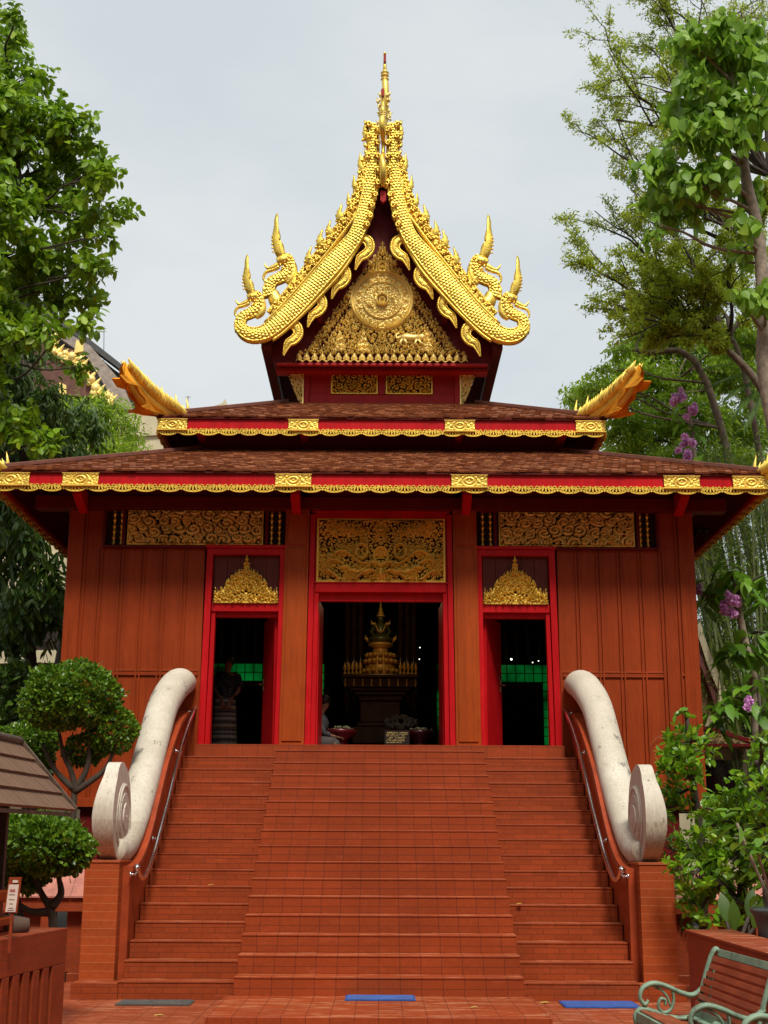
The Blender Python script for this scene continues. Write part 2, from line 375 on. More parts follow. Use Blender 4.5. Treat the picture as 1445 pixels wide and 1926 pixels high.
# ---- middle doorway
zl = zf(1115); zo = zf(1096); zpt = zf(977)
f = MB()
for sx in (-1, 1):
    for (a, b, y0, t) in ((1.145, 1.06, YF-.075, 1.10), (1.06, .985, YF-.03, 1.03)):
        f.prism([(sx*a, ZF), (sx*b, ZF), (sx*(b-.03), 6.72), (sx*(a-.035), 6.72)], y0, YF+.12)
f.box(-1.02, 1.02, YF-.05, YF+.12, zl, zo-.02); f.box(-1.05, 1.05, YF-.065, YF+.1, zo-.021, zo+.0)
f.box(-1.03, 1.03, YF-.05, YF+.12, zpt, zpt+.09); f.box(-1.08, 1.08, YF-.06, YF+.12, zpt+.091, 6.95)
f.box(-1.0, 1.0, YF+.04, YF+.12, zl-.13, zl-.001)
f.build('door_frame', M_red, ROOT, bevel=.006)
def bigpanel(X, Z):
    zc = zf(1045); x = np.abs(X); r = np.hypot(x, (Z-zc)*1.2); th = np.arctan2(Z-zc, x)
    base = scroll(.082, 11, 1.7, True)(X, Z)
    ray_ = .5+.5*np.cos(th*9+np.sin(r*9)*1.6)          # flame tongues sweeping out from the middle
    h = base*(.55+.6*ray_*sst(.15, .4, r)*(1-sst(.9, 1.3, r)))
    for (px, pz, rr, w) in ((0, zc-.02, .11, .02), (.30, zc+.06, .09, .018)):
        d = np.hypot(x-px, (Z-pz)*.8); h = np.maximum(h, 1.05*np.exp(-((d-rr)/w)**2))
    for (px, pz, a_, b_) in ((0, zc-.30, .035, .09), (.24, zc-.27, .07, .035), (.42, zc-.25, .09, .035), (0, zc+.02, .05, .06), (.12, zc-.12, .09, .03), (.58, zc-.2, .08, .03)): h = np.maximum(h, 1.25*np.exp(-((x-px)/a_)**2-((Z-pz)/b_)**2))
    for o_ in (0, .16, .3): h = np.maximum(h, 1.1*np.exp(-((Z-(zc-.34+o_+.10*np.sin(x*9+o_*8)))/.022)**2)*(x < .85)*(x > .08+o_*.3))
    return h
panel('carved_transom', -1.005, 1.005, zo+.001, zpt-.001, YF-.01, bigpanel, M_gold2, .12, .03, .0100, thr=.22)
# ---- side doorways and transom bands
for sx in (-1, 1):
    f = MB(); ztop = zf(1034); zl2 = zf(1137); zo2 = zf(1158)
    f.prism([(sx*2.76, ZF), (sx*2.66, ZF), (sx*2.62, ztop), (sx*2.72, ztop)], YF-.07, YF+.12)
    f.prism([(sx*2.66, ZF), (sx*2.58, ZF), (sx*2.56, zl2), (sx*2.62, zl2)], YF-.02, YF+.12)
    f.prism([(sx*1.531, ZF), (sx*1.60, ZF), (sx*1.575, ztop), (sx*1.495, ztop)], YF-.07, YF+.12)
    f.box(sx*1.575, sx*2.62, YF-.045, YF+.12, zo2+.05, zl2); f.box(sx*1.58, sx*2.6, YF+.03, YF+.12, zo2-.03, zo2+.049)
    f.box(sx*1.495, sx*2.72, YF-.065, YF+.12, ztop-.10, ztop); f.box(sx*1.49, sx*2.74, YF-.10, YF+.1, ztop+.001, ztop+.05)
    f.build('door_frame', M_red, ROOT, bevel=.006)
    b = MB(); n = 5; xa, xb = 1.59, 2.61
    for k in range(n): b.box(sx*(xa+(xb-xa)*k/n+.003), sx*(xa+(xb-xa)*(k+1)/n-.003), YF+.02+.002*(k % 2), YF+.06, zl2+.001, ztop-.101)
    b.build('plank_panel', M_brown, ROOT)
    # gilded crest of the doorway
    xc = sx*2.095; hw = .505; z0 = zl2; hh = zf(1049)-zf(1137)
    def crest(X, Z, xc=xc, z0=z0):
        x = np.abs(X-xc)/hw; z = (Z-z0)/hh*.97
        out = np.interp(x, [0, .035, .08, .12, .15, .25, .38, .50, .60, .66, .78, .86, .94, 1], [1.02, .95, .86, .66, .72, .70, .63, .56, .52, .36, .34, .26, .34, .14])
        out = out+.03*np.sin(x*60)+.02*np.sin(x*95+1)
        h = scroll(.075, 5, 1.5, True)(X-xc, Z)
        return np.where(z < out, h*.95+.22, 0)*sst(0, .05, out-z+.02)
    cm = relief(MB(), xc-hw, xc+hw, z0+.002, z0+hh*1.05, YF-.0, crest, .10, .0100, .42)
    cm.box(xc-hw+.03, xc+hw-.03, YF-.07, YF+.0, z0+.002, z0+.03)
    cm.build('gilded_crest', M_gold2, ROOT)
    # transom band
    zb0, zb1 = zf(1029), zf(962)
    xi, xo = 1.50, xl(200, 995)
    t = MB(); t.box(sx*(xi), sx*(xo+.03), YF-.07, YF+.11, zb0-.035, zb0); t.box(sx*xi, sx*(xo+.03), YF-.05, YF+.11, zb1, zb1+.05)
    t.box(sx*(xo), sx*(xo+.04), YF-.05, YF+.11, zb0+.001, zb1-.001)
    for xx in (xl(503, 995), xl(235, 995)): t.box(sx*(xx-.02), sx*(xx+.03), YF-.045, YF+.11, zb0+.001, zb1-.001)
    t.build('transom_frame', M_dred, ROOT, bevel=.004)
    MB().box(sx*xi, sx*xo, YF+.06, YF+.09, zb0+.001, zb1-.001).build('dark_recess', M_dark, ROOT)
    xa, xb = xl(497, 995)+.01, xl(241, 995)
    def rose(X, Z, sx=sx):
        f0 = scroll(.15, 21+sx, 3.3, False, asp=1.35, leaf=False)(X, Z); return f0*1.1
    panel('carved_transom', min(sx*xa, sx*xb), max(sx*xa, sx*xb), zb0+.012, zb1-.01, YF-.0, rose, M_gold3, .12, .022, .0105, thr=.29, backing=False)
    for px in (215, 229, 511, 526):
        X0 = sx*xl(px, 995); hgt = zb1-zb0-.01; prof = []
        for j in range(6):
            for (r, q) in ((.014, 0), (.032, .35), (.030, .5), (.014, .75), (.022, .85), (.012, .99)): prof.append((r, hgt*(j+q)/6))
        MB().lathe((X0, YF+.02, zb0+.004), prof, 10).build('gilded_baluster', M_gold, ROOT)
    # lower beam
# door leaves
def leaf(x0, x1, y0, y1, z1, handle=None):
    """a door leaf swung inwards, seen nearly edge on"""
    d = Vector((x1-x0, y1-y0, 0)); n = Vector((-d.y, d.x, 0)).normalized()*.025
    m = MB(); P = [Vector((x0, y0, 0))+n, Vector((x1, y1, 0))+n, Vector((x1, y1, 0))-n, Vector((x0, y0, 0))-n]
    m.prism([(p.x, p.y) for p in P], ZF+.015, z1, 'z')
    o = m.build('door_leaf', M_red, ROOT, bevel=.004)
    if handle:
        h = MB(); q = Vector((x0, y0, 0))+d*.93; hz = ZF+1.0
        o_ = -n*1.4 if handle < 0 else n*1.4
        h.box(q.x-.03, q.x+.03, q.y-.03+o_.y, q.y+.01+o_.y, hz-.08, hz+.12); h.tube([(q.x, q.y-.05, hz+.02), (q.x-.12*handle, q.y-.06, hz+.02)], .012, 6)
        h.ball((q.x, q.y-.05, hz+.14), .03); h.build('door_handle', simple('bronze handle', (.25, .16, .07), .35, 1), o)
    return o
zo2 = zf(1158)
leaf(-1.62, -1.86, YF+.12, YF+.95, zo2+.04, 1); leaf(-2.60, -2.70, YF+.13, YF+.9, zo2+.04)
leaf(1.62, 1.92, YF+.12, YF+.92, zo2+.04, -1); leaf(2.60, 2.70, YF+.13, YF+.9, zo2+.04)
leaf(-.985, -.95, YF+.13, YF+.9, zl-.1); leaf(.985, .96, YF+.13, YF+.9, zl-.1)
# ---- beams and soffit under the lower eave
bm = MB(); bm.box(-HW-.55, HW+.55, YF-.16, YF+.1, 6.775, 6.98); bm.box(-HW-.2, HW+.2, YF-.10, YF+.1, 6.981, 7.45)
bm.build('wall_plate', M_dred, ROOT, bevel=.01)
for sx in (-1, 1): MB().box(sx*(HW-.1), sx*(HW+.16), YF+.11, CY+4.9, 6.83, 7.38).build('wall_plate', M_dred, ROOT)
for x in (-HW+.2, -1.33, 1.33, HW-.2):
    MB().prism([(YF-.10, 6.70), (YF-.62, 6.88), (YF-.62, 7.02), (YF-.1, 7.02)], x-.07, x+.07, 'x').build('eave_bracket', M_red, ROOT, bevel=.008)

# ---- roofs
def ring(half, z): return [(-half, CY-half, z), (half, CY-half, z), (half, CY+half, z), (-half, CY+half, z)]
def hip_roof(name, h0, z0, h1, z1, medx, fas, fz, drop=.13):
    """a square hipped tier: deck, shingles, hip caps, fascia, fringe, plaques, soffit"""
    rt = MB(); A, B = ring(h0, z0), ring(h1, z1)
    th = .06
    for k in range(4):
        a, b, c, d = A[k], A[(k+1) % 4], B[(k+1) % 4], B[k]
        rt.add([a, b, c, d], [(0, 1, 2, 3)], .2); 
    sl = math.hypot(h0-h1, z1-z0); rows = int(sl/.15); cs, sn = (h0-h1)/sl, (z1-z0)/sl
    T = MB(); V = []; Fc = []; tn = []
    rg = np.random.default_rng(3)
    for side in (0, 1, 3):
        for r in range(rows):
            s0 = r*sl/rows-.03; s1 = s0+sl/rows*1.28
            wid = h0-s0*cs; n = int(2*wid/.115)
            for k in range(n):
                u0 = -wid+2*wid*k/n+.004; u1 = u0+2*wid/n-.008
                if abs((u0+u1)/2) > h0-(s0+s1)/2*cs: continue
                if r % 2: u0 += .055; u1 += .055
                j = rg.normal(0, .006)+.008*math.sin(k*.9+r); lift = .016+rg.normal(0, .006); t_ = np.clip(rg.normal(.5, .09)+.06*math.sin(r*1.7+k*.13), 0, 1)
                pts = []
                for (u, s_, up) in ((u0, s0+j, lift+.014), (u1, s0+j, lift+.014+rg.normal(0, .004)), (u1, s1, .012), (u0, s1, .012), (u0, s0+j, lift-.016), (u1, s0+j, lift-.016)):
                    y_ = -(h0-s_*cs)-up*sn; z_ = z0+s_*sn+up*cs
                    if side == 0: pts.append((u, CY+y_, z_))
                    elif side == 1: pts.append((-y_, CY+u, z_))
                    else: pts.append((y_, CY-u, z_))
                b0 = len(V); V += pts; Fc += [(b0, b0+1, b0+2, b0+3), (b0+4, b0+5, b0+1, b0), (b0+5, b0+2, b0+1), (b0+4, b0, b0+3)]; tn += [t_]*6
    rt.add(V, Fc, np.array(tn))
    ro = rt.build(name, M_roof, ROOT)
    for k in range(4):
        a, b = Vector(A[k]), Vector(B[k]); sxx = 1 if a.x > 0 else -1
        n_ = Vector((0, 0, 1)); side_ = (b-a).normalized().cross(n_)*.09; n_ = n_*.07
        v = [a-side_, a+side_, b+side_, b-side_, a-side_+n_, a+side_+n_, b+side_+n_, b-side_+n_]
        MB().add(v, [(3, 2, 1, 0), (4, 5, 6, 7), (0, 1, 5, 4), (1, 2, 6, 5), (2, 3, 7, 6), (3, 0, 4, 7)]).build('hip_cap', M_ridge, ro, bevel=.01)
    # fascia on the four sides (a board with a dark cap)
    zb = z0-fas
    fb = MB(); cp = MB()
    h = h0-.02
    for (x0, x1, y0, y1) in ((-h, h, CY-h, CY-h+.05), (-h, h, CY+h-.05, CY+h), (-h, -h+.05, CY-h+.051, CY+h-.051), (h-.05, h, CY-h+.051, CY+h-.051)):
        fb.box(x0, x1, y0, y1, zb, z0-.05)
    h = h0+.015
    for (x0, x1, y0, y1) in ((-h, h, CY-h, CY-h+.12), (-h, h, CY+h-.12, CY+h), (-h, -h+.12, CY-h+.121, CY+h-.121), (h-.12, h, CY-h+.121, CY+h-.121)):
        cp.box(x0, x1, y0, y1, z0-.049, z0+.0)
    fo = fb.build('eave_fascia', M_red, ROOT); cp.build('fascia_cap', M_cap, fo, bevel=.008)
    # pierced scalloped fringe
    fr = MB(); nS = int(round(2*h0/.352)); wS = 2*(h0-.02)/nS; bar = []
    def unit(u0):
        out = []; c = u0+wS/2; top = zb+.012; R_ = wS/2
        arc = [(c+R_*.97*math.cos(a)*-1, top-.03-.085*math.sin(a)**.8) for a in np.linspace(.02, math.pi-.02, 11)]
        inn = [(c+(p[0]-c)*.86, p[1]+.026) for p in arc]
        for i in range(10): out.append([arc[i], arc[i+1], inn[i+1], inn[i]])
        for a in np.linspace(.35, math.pi-.35, 7):
            bx0, bz0 = c-R_*.9*math.cos(a), top-.03-.07*math.sin(a)
            ex, ez = c-R_*.42*math.cos(a), top-.006
            dx, dz = ex-bx0, ez-bz0; l_ = math.hypot(dx, dz); nx_, nz_ = -dz/l_*.009, dx/l_*.009
            out.append([(bx0-nx_, bz0-nz_), (bx0+nx_, bz0+nz_), (ex+nx_*1.6, ez+nz_*1.6), (ex-nx_*1.6, ez-nz_*1.6)])
        for q in range(4):
            t0 = u0+wS*q/4; out.append([(t0, top-.018), (t0+wS/8, top-.004), (t0+wS/4, top-.018), (t0+wS/8, top+.012)])
        out.append([(u0, top-.085), (u0+.026, top-.058), (u0, top-.025), (u0-.026, top-.058)])
        return out
    for k in range(nS):
        for pl in unit(-h0+.02+k*wS):
            fr.prism(pl, CY-h0-.010, CY-h0+.014)
            for sx in (-1, 1):
                v0 = len(pl); yy = [(CY+p[0], p[1]) for p in pl]
                fr.prism(yy, sx*(h0+.010), sx*(h0-.014), 'x') if sx < 0 else fr.prism(yy, h0-.014, h0+.010, 'x')
    fr.build('eave_fringe', M_leafg, fo)
    zc = (zb+z0-.05)/2; hh = (z0-.05-zb)/2
    for (xc, w) in medx:
        def fn(X, Z, xc=xc):
            d = np.hypot((X-xc)*1.0, (Z-zc)*1.5); r1 = .5+.5*np.cos(d*95); r2 = scroll(.07, 9, 2, False)(np.abs(X-xc), Z)
            return np.where(d < .13, r1*.9+.2, r2+.1)
        m = relief(MB(), xc-w/2, xc+w/2, zb-.004, z0-.055, CY-h0-.0, fn, .03, .012, .05)
        m.box(xc-w/2-.01, xc+w/2+.01, CY-h0-.045, CY-h0+.02, zb-.02, zb-.003); m.box(xc-w/2-.01, xc+w/2+.01, CY-h0-.03, CY-h0+.02, z0-.06, z0-.0495)
        m.build('gilded_plaque', M_gold2, fo)
    return ro
Ym = 19.4
medL = [(s*abs(U(p, 900, Ym).x), .54) for p in (152, 552) for s in (-1, 1)]+[(s*5.60, .56) for s in (-1, 1)]
lower = hip_roof('lower_roof', 5.88, 7.16, 3.15, 8.30, medL, .235, 0)
medU = [(s*abs(U(571, 797, 21.5).x), .50) for s in (-1, 1)]+[(s*3.54, .50) for s in (-1, 1)]
upper = hip_roof('upper_roof', 3.80, 8.70, 1.78, 9.62, medU, .235, 0)
# soffits
def soffit(name, h0, z0, h1, z1, m):
    s = MB(); A, B = ring(h0, z0), ring(h1, z1)
    for k in range(4):
        a, b, c, d = [Vector(p) for p in (A[k], A[(k+1) % 4], B[(k+1) % 4], B[k])]
        n = 8
        for q in range(n):
            t0, t1 = (q+.04)/n, (q+.96)/n; dz = Vector((0, 0, -.004*(q % 2)))
            s.add([a.lerp(d, t0)+dz, b.lerp(c, t0)+dz, b.lerp(c, t1)+dz, a.lerp(d, t1)+dz], [(3, 2, 1, 0)])
        s.add([v+Vector((0, 0, .02)) for v in (a, b, c, d)], [(3, 2, 1, 0)])
    return s.build(name, m, ROOT)
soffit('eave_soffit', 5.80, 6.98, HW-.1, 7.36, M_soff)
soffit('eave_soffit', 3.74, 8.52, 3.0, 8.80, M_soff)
cl = MB(); h = 3.16
for (x0, x1, y0, y1) in ((-h, h, CY-h, CY-h+.06), (-h, h, CY+h-.06, CY+h), (-h, -h+.06, CY-h+.061, CY+h-.061), (h-.06, h, CY-h+.061, CY+h-.061)): cl.box(x0, x1, y0, y1, 8.1, 8.82)
cl.build('clerestory_wall', M_dred, ROOT)
for x in (-1.33, 1.33, -3.1, 3.1): MB().box(x-.06, x+.06, CY-3.7, CY-3.1, 8.44, 8.56).build('eave_bracket', M_red, ROOT)
# a ceiling keeps the hall dark
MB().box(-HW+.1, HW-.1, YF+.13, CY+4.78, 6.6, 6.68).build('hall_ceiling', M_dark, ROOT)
# ------------------------------------------------------------------ the gable
YG = 23.4; YB = 22.6
gx = lambda px, py, Y: U(px, py, Y)
GR = empty_none = None
gw = MB()
zb_ = U(718, 760, YG).z-.25; z697 = U(718, 697, YG).z
gw.box(-1.42, 1.42, YG, YG+.1, zb_, z697)
for x in (-1.40, 1.40): gw.box(x-.05, x+.05, YG-.06, YG+.0, zb_, z697)
gw.box(-1.34, 1.34, YG-.035, YG+.0, zb_, U(718, 744, YG).z); gw.box(-.06, .06, YG-.035, YG, U(718, 743, YG).z, z697)
gw.build('gable_wall', M_gred, ROOT, bevel=.004)
z0, z1 = U(718, 743, YG).z+.0, z697-.02
for sx in (-1, 1):
    a, b = .075, .94
    panel('gable_panel', min(sx*a, sx*b), max(sx*a, sx*b), z0+.004, z1, YG-.012, scroll(.11, 31+sx, 2.6, False, asp=1.25), M_leafg, .09, .022, .010, thr=.34)
zt = U(718, 684, YG-.45).z
MB().box(-1.93, 1.93, YG-.50, YG-.30, z697-.085, zt).build('gable_beam', M_gred, ROOT, bevel=.01)
MB().box(-1.95, 1.95, YG-.29, YG+.0, zt-.09, zt-.02).build('gable_beam', M_gred, ROOT)
# gilded eave brackets each side
for sx in (-1, 1):
    def tri(X, Z, sx=sx):
        x = (np.abs(X)-1.47)/.30; z = (Z-zb_-.18)/(z697-zb_-.18)
        return np.where((x < z**.8+.03) & (x >= 0), scroll(.075, 41, 1.6)(np.abs(X), Z)+.02, 0)
    b = relief(MB(), min(sx*1.45, sx*1.80), max(sx*1.45, sx*1.80), zb_+.1, z697-.02, YG-.07, tri, .06, .012, .3)
    b.box(sx*1.445, sx*1.468, YG-.12, YG-.02, zb_+.05, z697-.02)
    b.build('gilded_bracket', M_gold3, ROOT)
    MB().prism([(sx*1.47, zb_+.2), (sx*1.80, z697-.01), (sx*1.47, z697-.01)], YG-.069, YG-.03).build('bracket_board', M_dred, ROOT)
# roof shell of the gable: concave slope, real thickness
def ipath():
    pts = [(505, 645), (545, 612), (590, 560), (630, 505), (665, 450), (690, 405), (706, 372), (719.5, 335)]
    return [( abs(U(x, y, YB+.05).x), U(x, y, YB+.05).z) for x, y in pts]
IP = ipath(); IP[-1] = (0, IP[-1][1])
outer = [(x+.10, z+.12) for x, z in IP]; outer[-1] = (0, outer[-1][1]+.12)
gr = MB()
for sx in (-1, 1):
    n = len(IP)
    for i in range(n-1):
        a, b, c, d = IP[i], IP[i+1], outer[i+1], outer[i]
        gr.prism([(sx*p[0], p[1]) for p in (a, b, c, d)], YB+.08, 28.0)
go = gr.build('gable_roof', M_soff, ROOT, smooth=False)
tl = MB(); V = []; Fc = []; tn = []
for sx in (-1, 1):
    for i in range(n-1):
        a, b = Vector((outer[i][0], 0, outer[i][1])), Vector((outer[i+1][0], 0, outer[i+1][1])); m_ = max(1, int((b-a).length/.2)); nn = Vector((b-a).cross(Vector((0, 1, 0)))).normalized()
        if nn.z < 0: nn = -nn
        for q in range(m_):
            p0 = a.lerp(b, q/m_); p1 = a.lerp(b, (q+1.2)/m_)
            for k in range(34):
                y0 = YB+.1+k*.158; j = random.uniform(0, .01); b0 = len(V)
                for (p, y, u) in ((p0, y0, .035+j), (p0, y0+.15, .035+j), (p1, y0+.15, .015), (p1, y0, .015), (p0, y0, .012), (p0, y0+.15, .012)):
                    w = p+nn*u; V.append((sx*w.x, y, w.z))
                Fc += [(b0, b0+1, b0+2, b0+3), (b0+4, b0+5, b0+1, b0)]; tn += [min(1, max(0, random.gauss(.45, .22)))]*6
tl.add(V, Fc, np.array(tn)); tl.build('shingles', M_roof, go)
# eave edge boards of the gable roof running back
for sx in (-1, 1): MB().box(sx*(IP[0][0]-.05), sx*(IP[0][0]+.13), YB+.05, 28.0, IP[0][1]-.10, IP[0][1]+.11).build('verge_board', M_cap, go, bevel=.01)
# boarding of the triangle
tb = [(-IP[0][0]+.1, zt-.08)]+[(-x, z) for x, z in IP]+[(x, z) for x, z in IP[::-1][1:]]+[(IP[0][0]-.1, zt-.08)]
MB().prism(tb, YG-.42, YG-.36).build('pediment_board', M_dred, ROOT)
for sx in (-1, 1):  # inner raking ribs seen between the hooks
    for k in (.25, .52): 
        j = int(k*(n-1)); x, z = IP[j+1]; MB().box(sx*(x-.16), sx*(x-.06), YB+.1, YG-.421, z-.4, z+.02).build('purlin', M_dred, ROOT)
# pediment relief
YP = YG-.43
def PX(px, py): v = U(px, py, YP); return np.array((v.x, v.z))
apex = PX(721, 455); bl = PX(557, 682); mc = PX(720.5, 567); sc = 24.9/2500     # metres per photo pixel at this depth
hb = abs(bl[0]); zbp = bl[1]; zap = apex[1]; zmc = mc[1]
def ped(X, Z):
    x = np.abs(X); z = (Z-zbp)/(zap-zbp)
    edge = np.interp(z, [0, .07, .10, .35, .62, .72, .83, .9, 1], [1.0, 1.0, .87, .63, .37, .25, .17, .06, .0])*hb
    edge = edge+.015*np.sin(Z*70)+.01*np.sin(Z*131)
    h = scroll(.095, 77, 1.6, True)(X, Z)*1.05
    d = np.hypot(X, Z-zmc)/sc; th = np.arctan2(Z-zmc, X)
    def rg_(r, w, a=1.2): return a*np.exp(-((d-r)/w)**2)
    inner = np.maximum.reduce([rg_(5, 2), rg_(10.5, 2.2, 1.4), rg_(57, 1.4, 1.2), rg_(51.5, 1.1, 1.0), rg_(36, 1.6, 1.0)])
    fish = (.5+.5*np.cos(3*th+d*.30))*(.55+.45*np.cos(th*11+d*.9))*(.4+scroll(.06, 3, 1.5)(X, Z)); fish = np.where((d > 14) & (d < 33), fish*1.0, 0)
    bead = np.where((d > 38) & (d < 50), .25+.75*(.5+.5*np.cos(th*18))*(.5+.5*np.cos((d-44)*.55)), 0)
    med = np.maximum.reduce([inner, fish, bead, np.where(d < 36, .40+.45*scroll(.05, 6, 1.5)(X, Z), .38+.4*scroll(.06, 8, 1.5)(X, Z)*(d > 38)*(d < 50))])
    h = np.where(d < 60, med, h)
    # border seam on both rakes, lotus buds along the foot
    seam = (x > edge-24*sc) & (x < edge-20*sc) & (z < .62) & (d > 60); h = np.where(seam, 0, h)
    bud = np.abs(((x/.145) % 1)-.5)*2; zz = (Z-zbp)/.16
    hb_ = np.where(zz < 1, np.clip(1.25-bud*1.1-np.abs(zz-.45)*.9, 0, 1.2)+.12*(zz < .2), 0)
    h = np.where(zz < 1, hb_+.1*(zz < .15)*4, h)
    # three niches with tiered spires, a striding lion
    for px, pz in ((-95, 655-.0), (-42, 655), (100, 655)):
        cx = px*sc*.82; cz = zbp+22*sc; dx = np.abs(X-cx); dz = Z-cz
        h = np.where((dx < .12-dz*.27) & (dz > 0) & (dz < .40), .45*h+.25+.4*(.5+.5*np.cos(dz*60))*(.6+.4*np.cos(dx*90)), h)
    return np.where(x < edge, h, 0)
pr = relief(MB(), -hb-.02, hb+.02, zbp, zap+.03, YP, ped, .11, .0095, .30)
lc = PX(772, 641); q = sc
def LP(x, z): return (lc[0]+x*q, YP-.10, lc[1]+z*q)
pr.tube([LP(-17, 2), LP(-8, 4), LP(6, 3), LP(16, 3)], [5*q, 6*q, 5*q, 6*q], 8, .6)
pr.ball(LP(21, 4), 6*q, 8, 6, (1, .6, 1))
for a in ([(-15, 0), (-19, -8), (-16, -13)], [(-12, 0), (-7, -7), (-9, -13)], [(14, 0), (19, -8), (26, -11)], [(12, -1), (8, -8), (12, -13)], [(-18, 3), (-25, 1), (-27, 8), (-20, 11)]):
    pr.tube([LP(*p) for p in a], [2.6*q, 2.2*q]+[1.7*q]*(len(a)-2), 6)
pr.build('pediment_relief', M_gold3, ROOT)

# ---- serpent barge boards
def P2(px, py): v = U(px, py, YB); return (v.x, v.z)
ksc = U(719, 500, YB); SCB = (U(819, 500, YB).x-U(719, 500, YB).x)/100
def flame(mb, base, tip, w, lean=0.0, y=YB, th=.05, curl=1):
    """leaf flame in the barge plane with an S-curved tip"""
    b = Vector((base[0], 0, base[1])); t = Vector((tip[0], 0, tip[1])); d = t-b; s_ = Vector((d.z, 0, -d.x)).normalized()*curl; Lh = d.length
    prof = [(0, -.42), (.12, -.5), (.3, -.42), (.42, -.46), (.55, -.22), (.72, -.17), (.88, -.16), (1, -.02), (.9, .05), (.72, .12), (.6, .28), (.5, .22), (.4, .40), (.26, .34), (.14, .5), (0, .42)]
    off = lambda f_: .18*math.sin(f_*math.pi*1.3)*w
    pl = [(b+d*f_+s_*(o*w+off(f_))) for f_, o in prof]
    mb.pillow([(p.x, p.z) for p in pl], y, th)
    return mb
def ribbon(mb, cl, th=.09, y=YB, scales=True, nu=None, nv=34, rim=True):
    """body: centre line [(x,z,halfwidth)], cross-section bulging towards the viewer, covered with overlapping scales"""
    C = np.array(smooth_path(cl, 10)); seg = np.r_[0, np.cumsum(np.hypot(*np.diff(C[:, :2], axis=0).T))]
    nu = int(seg[-1]/.0115); s_ = np.linspace(0, seg[-1], nu)
    cx, cz, hw = [np.interp(s_, seg, C[:, i]) for i in range(3)]
    tx, tz = np.gradient(cx, s_), np.gradient(cz, s_); l_ = np.hypot(tx, tz); tx /= l_; tz /= l_
    v = np.linspace(-1, 1, nv); S_, Vv = np.meshgrid(s_, v, indexing='ij'); HWd = hw[:, None]
    X = cx[:, None]-tz[:, None]*Vv*HWd; Z = cz[:, None]+tx[:, None]*Vv*HWd
    dep = np.sqrt(np.clip(1-Vv**2*.97, 0, 1))**.8
    if scales:
        a = S_/.056; b = (Vv*HWd)/.060; row = np.floor(a); bb = b+.5*(row % 2); fa = a-row; fb = (bb % 1)-.5
        sc_ = np.clip(1.25-(np.abs(fb)*2)**2-((fa-.45)*1.9)**2, 0, 1)
        inb = (np.abs(Vv) < .74)
        h = np.where(inb, sc_*.017, np.where(rim & (np.abs(Vv) < .93), .030, .0))
    else: h = .010*np.sin(S_*60)*np.cos(Vv*5)
    Y = y-dep*th-h
    V = np.stack([X, Y, Z], -1).reshape(-1, 3); i = np.arange(nu-1)[:, None]*nv+np.arange(nv-1)[None, :]
    q = i.ravel(); F = np.stack([q, q+1, q+nv+1, q+nv], -1)
    mb.add(V, F, smooth=True)
    Vb = V.copy(); Vb[:, 1] = y+(y-Vb[:, 1])*.5; mb.add(Vb, F[:, ::-1], smooth=True)
    return mb
zz = lambda x, y: (430+x/4.817, 380+y/4.817)
def Q(sx, x, y):   # left-hand traced point, mirrored for the other side
    v = P2(x, y); return (-sx*v[0], v[1])
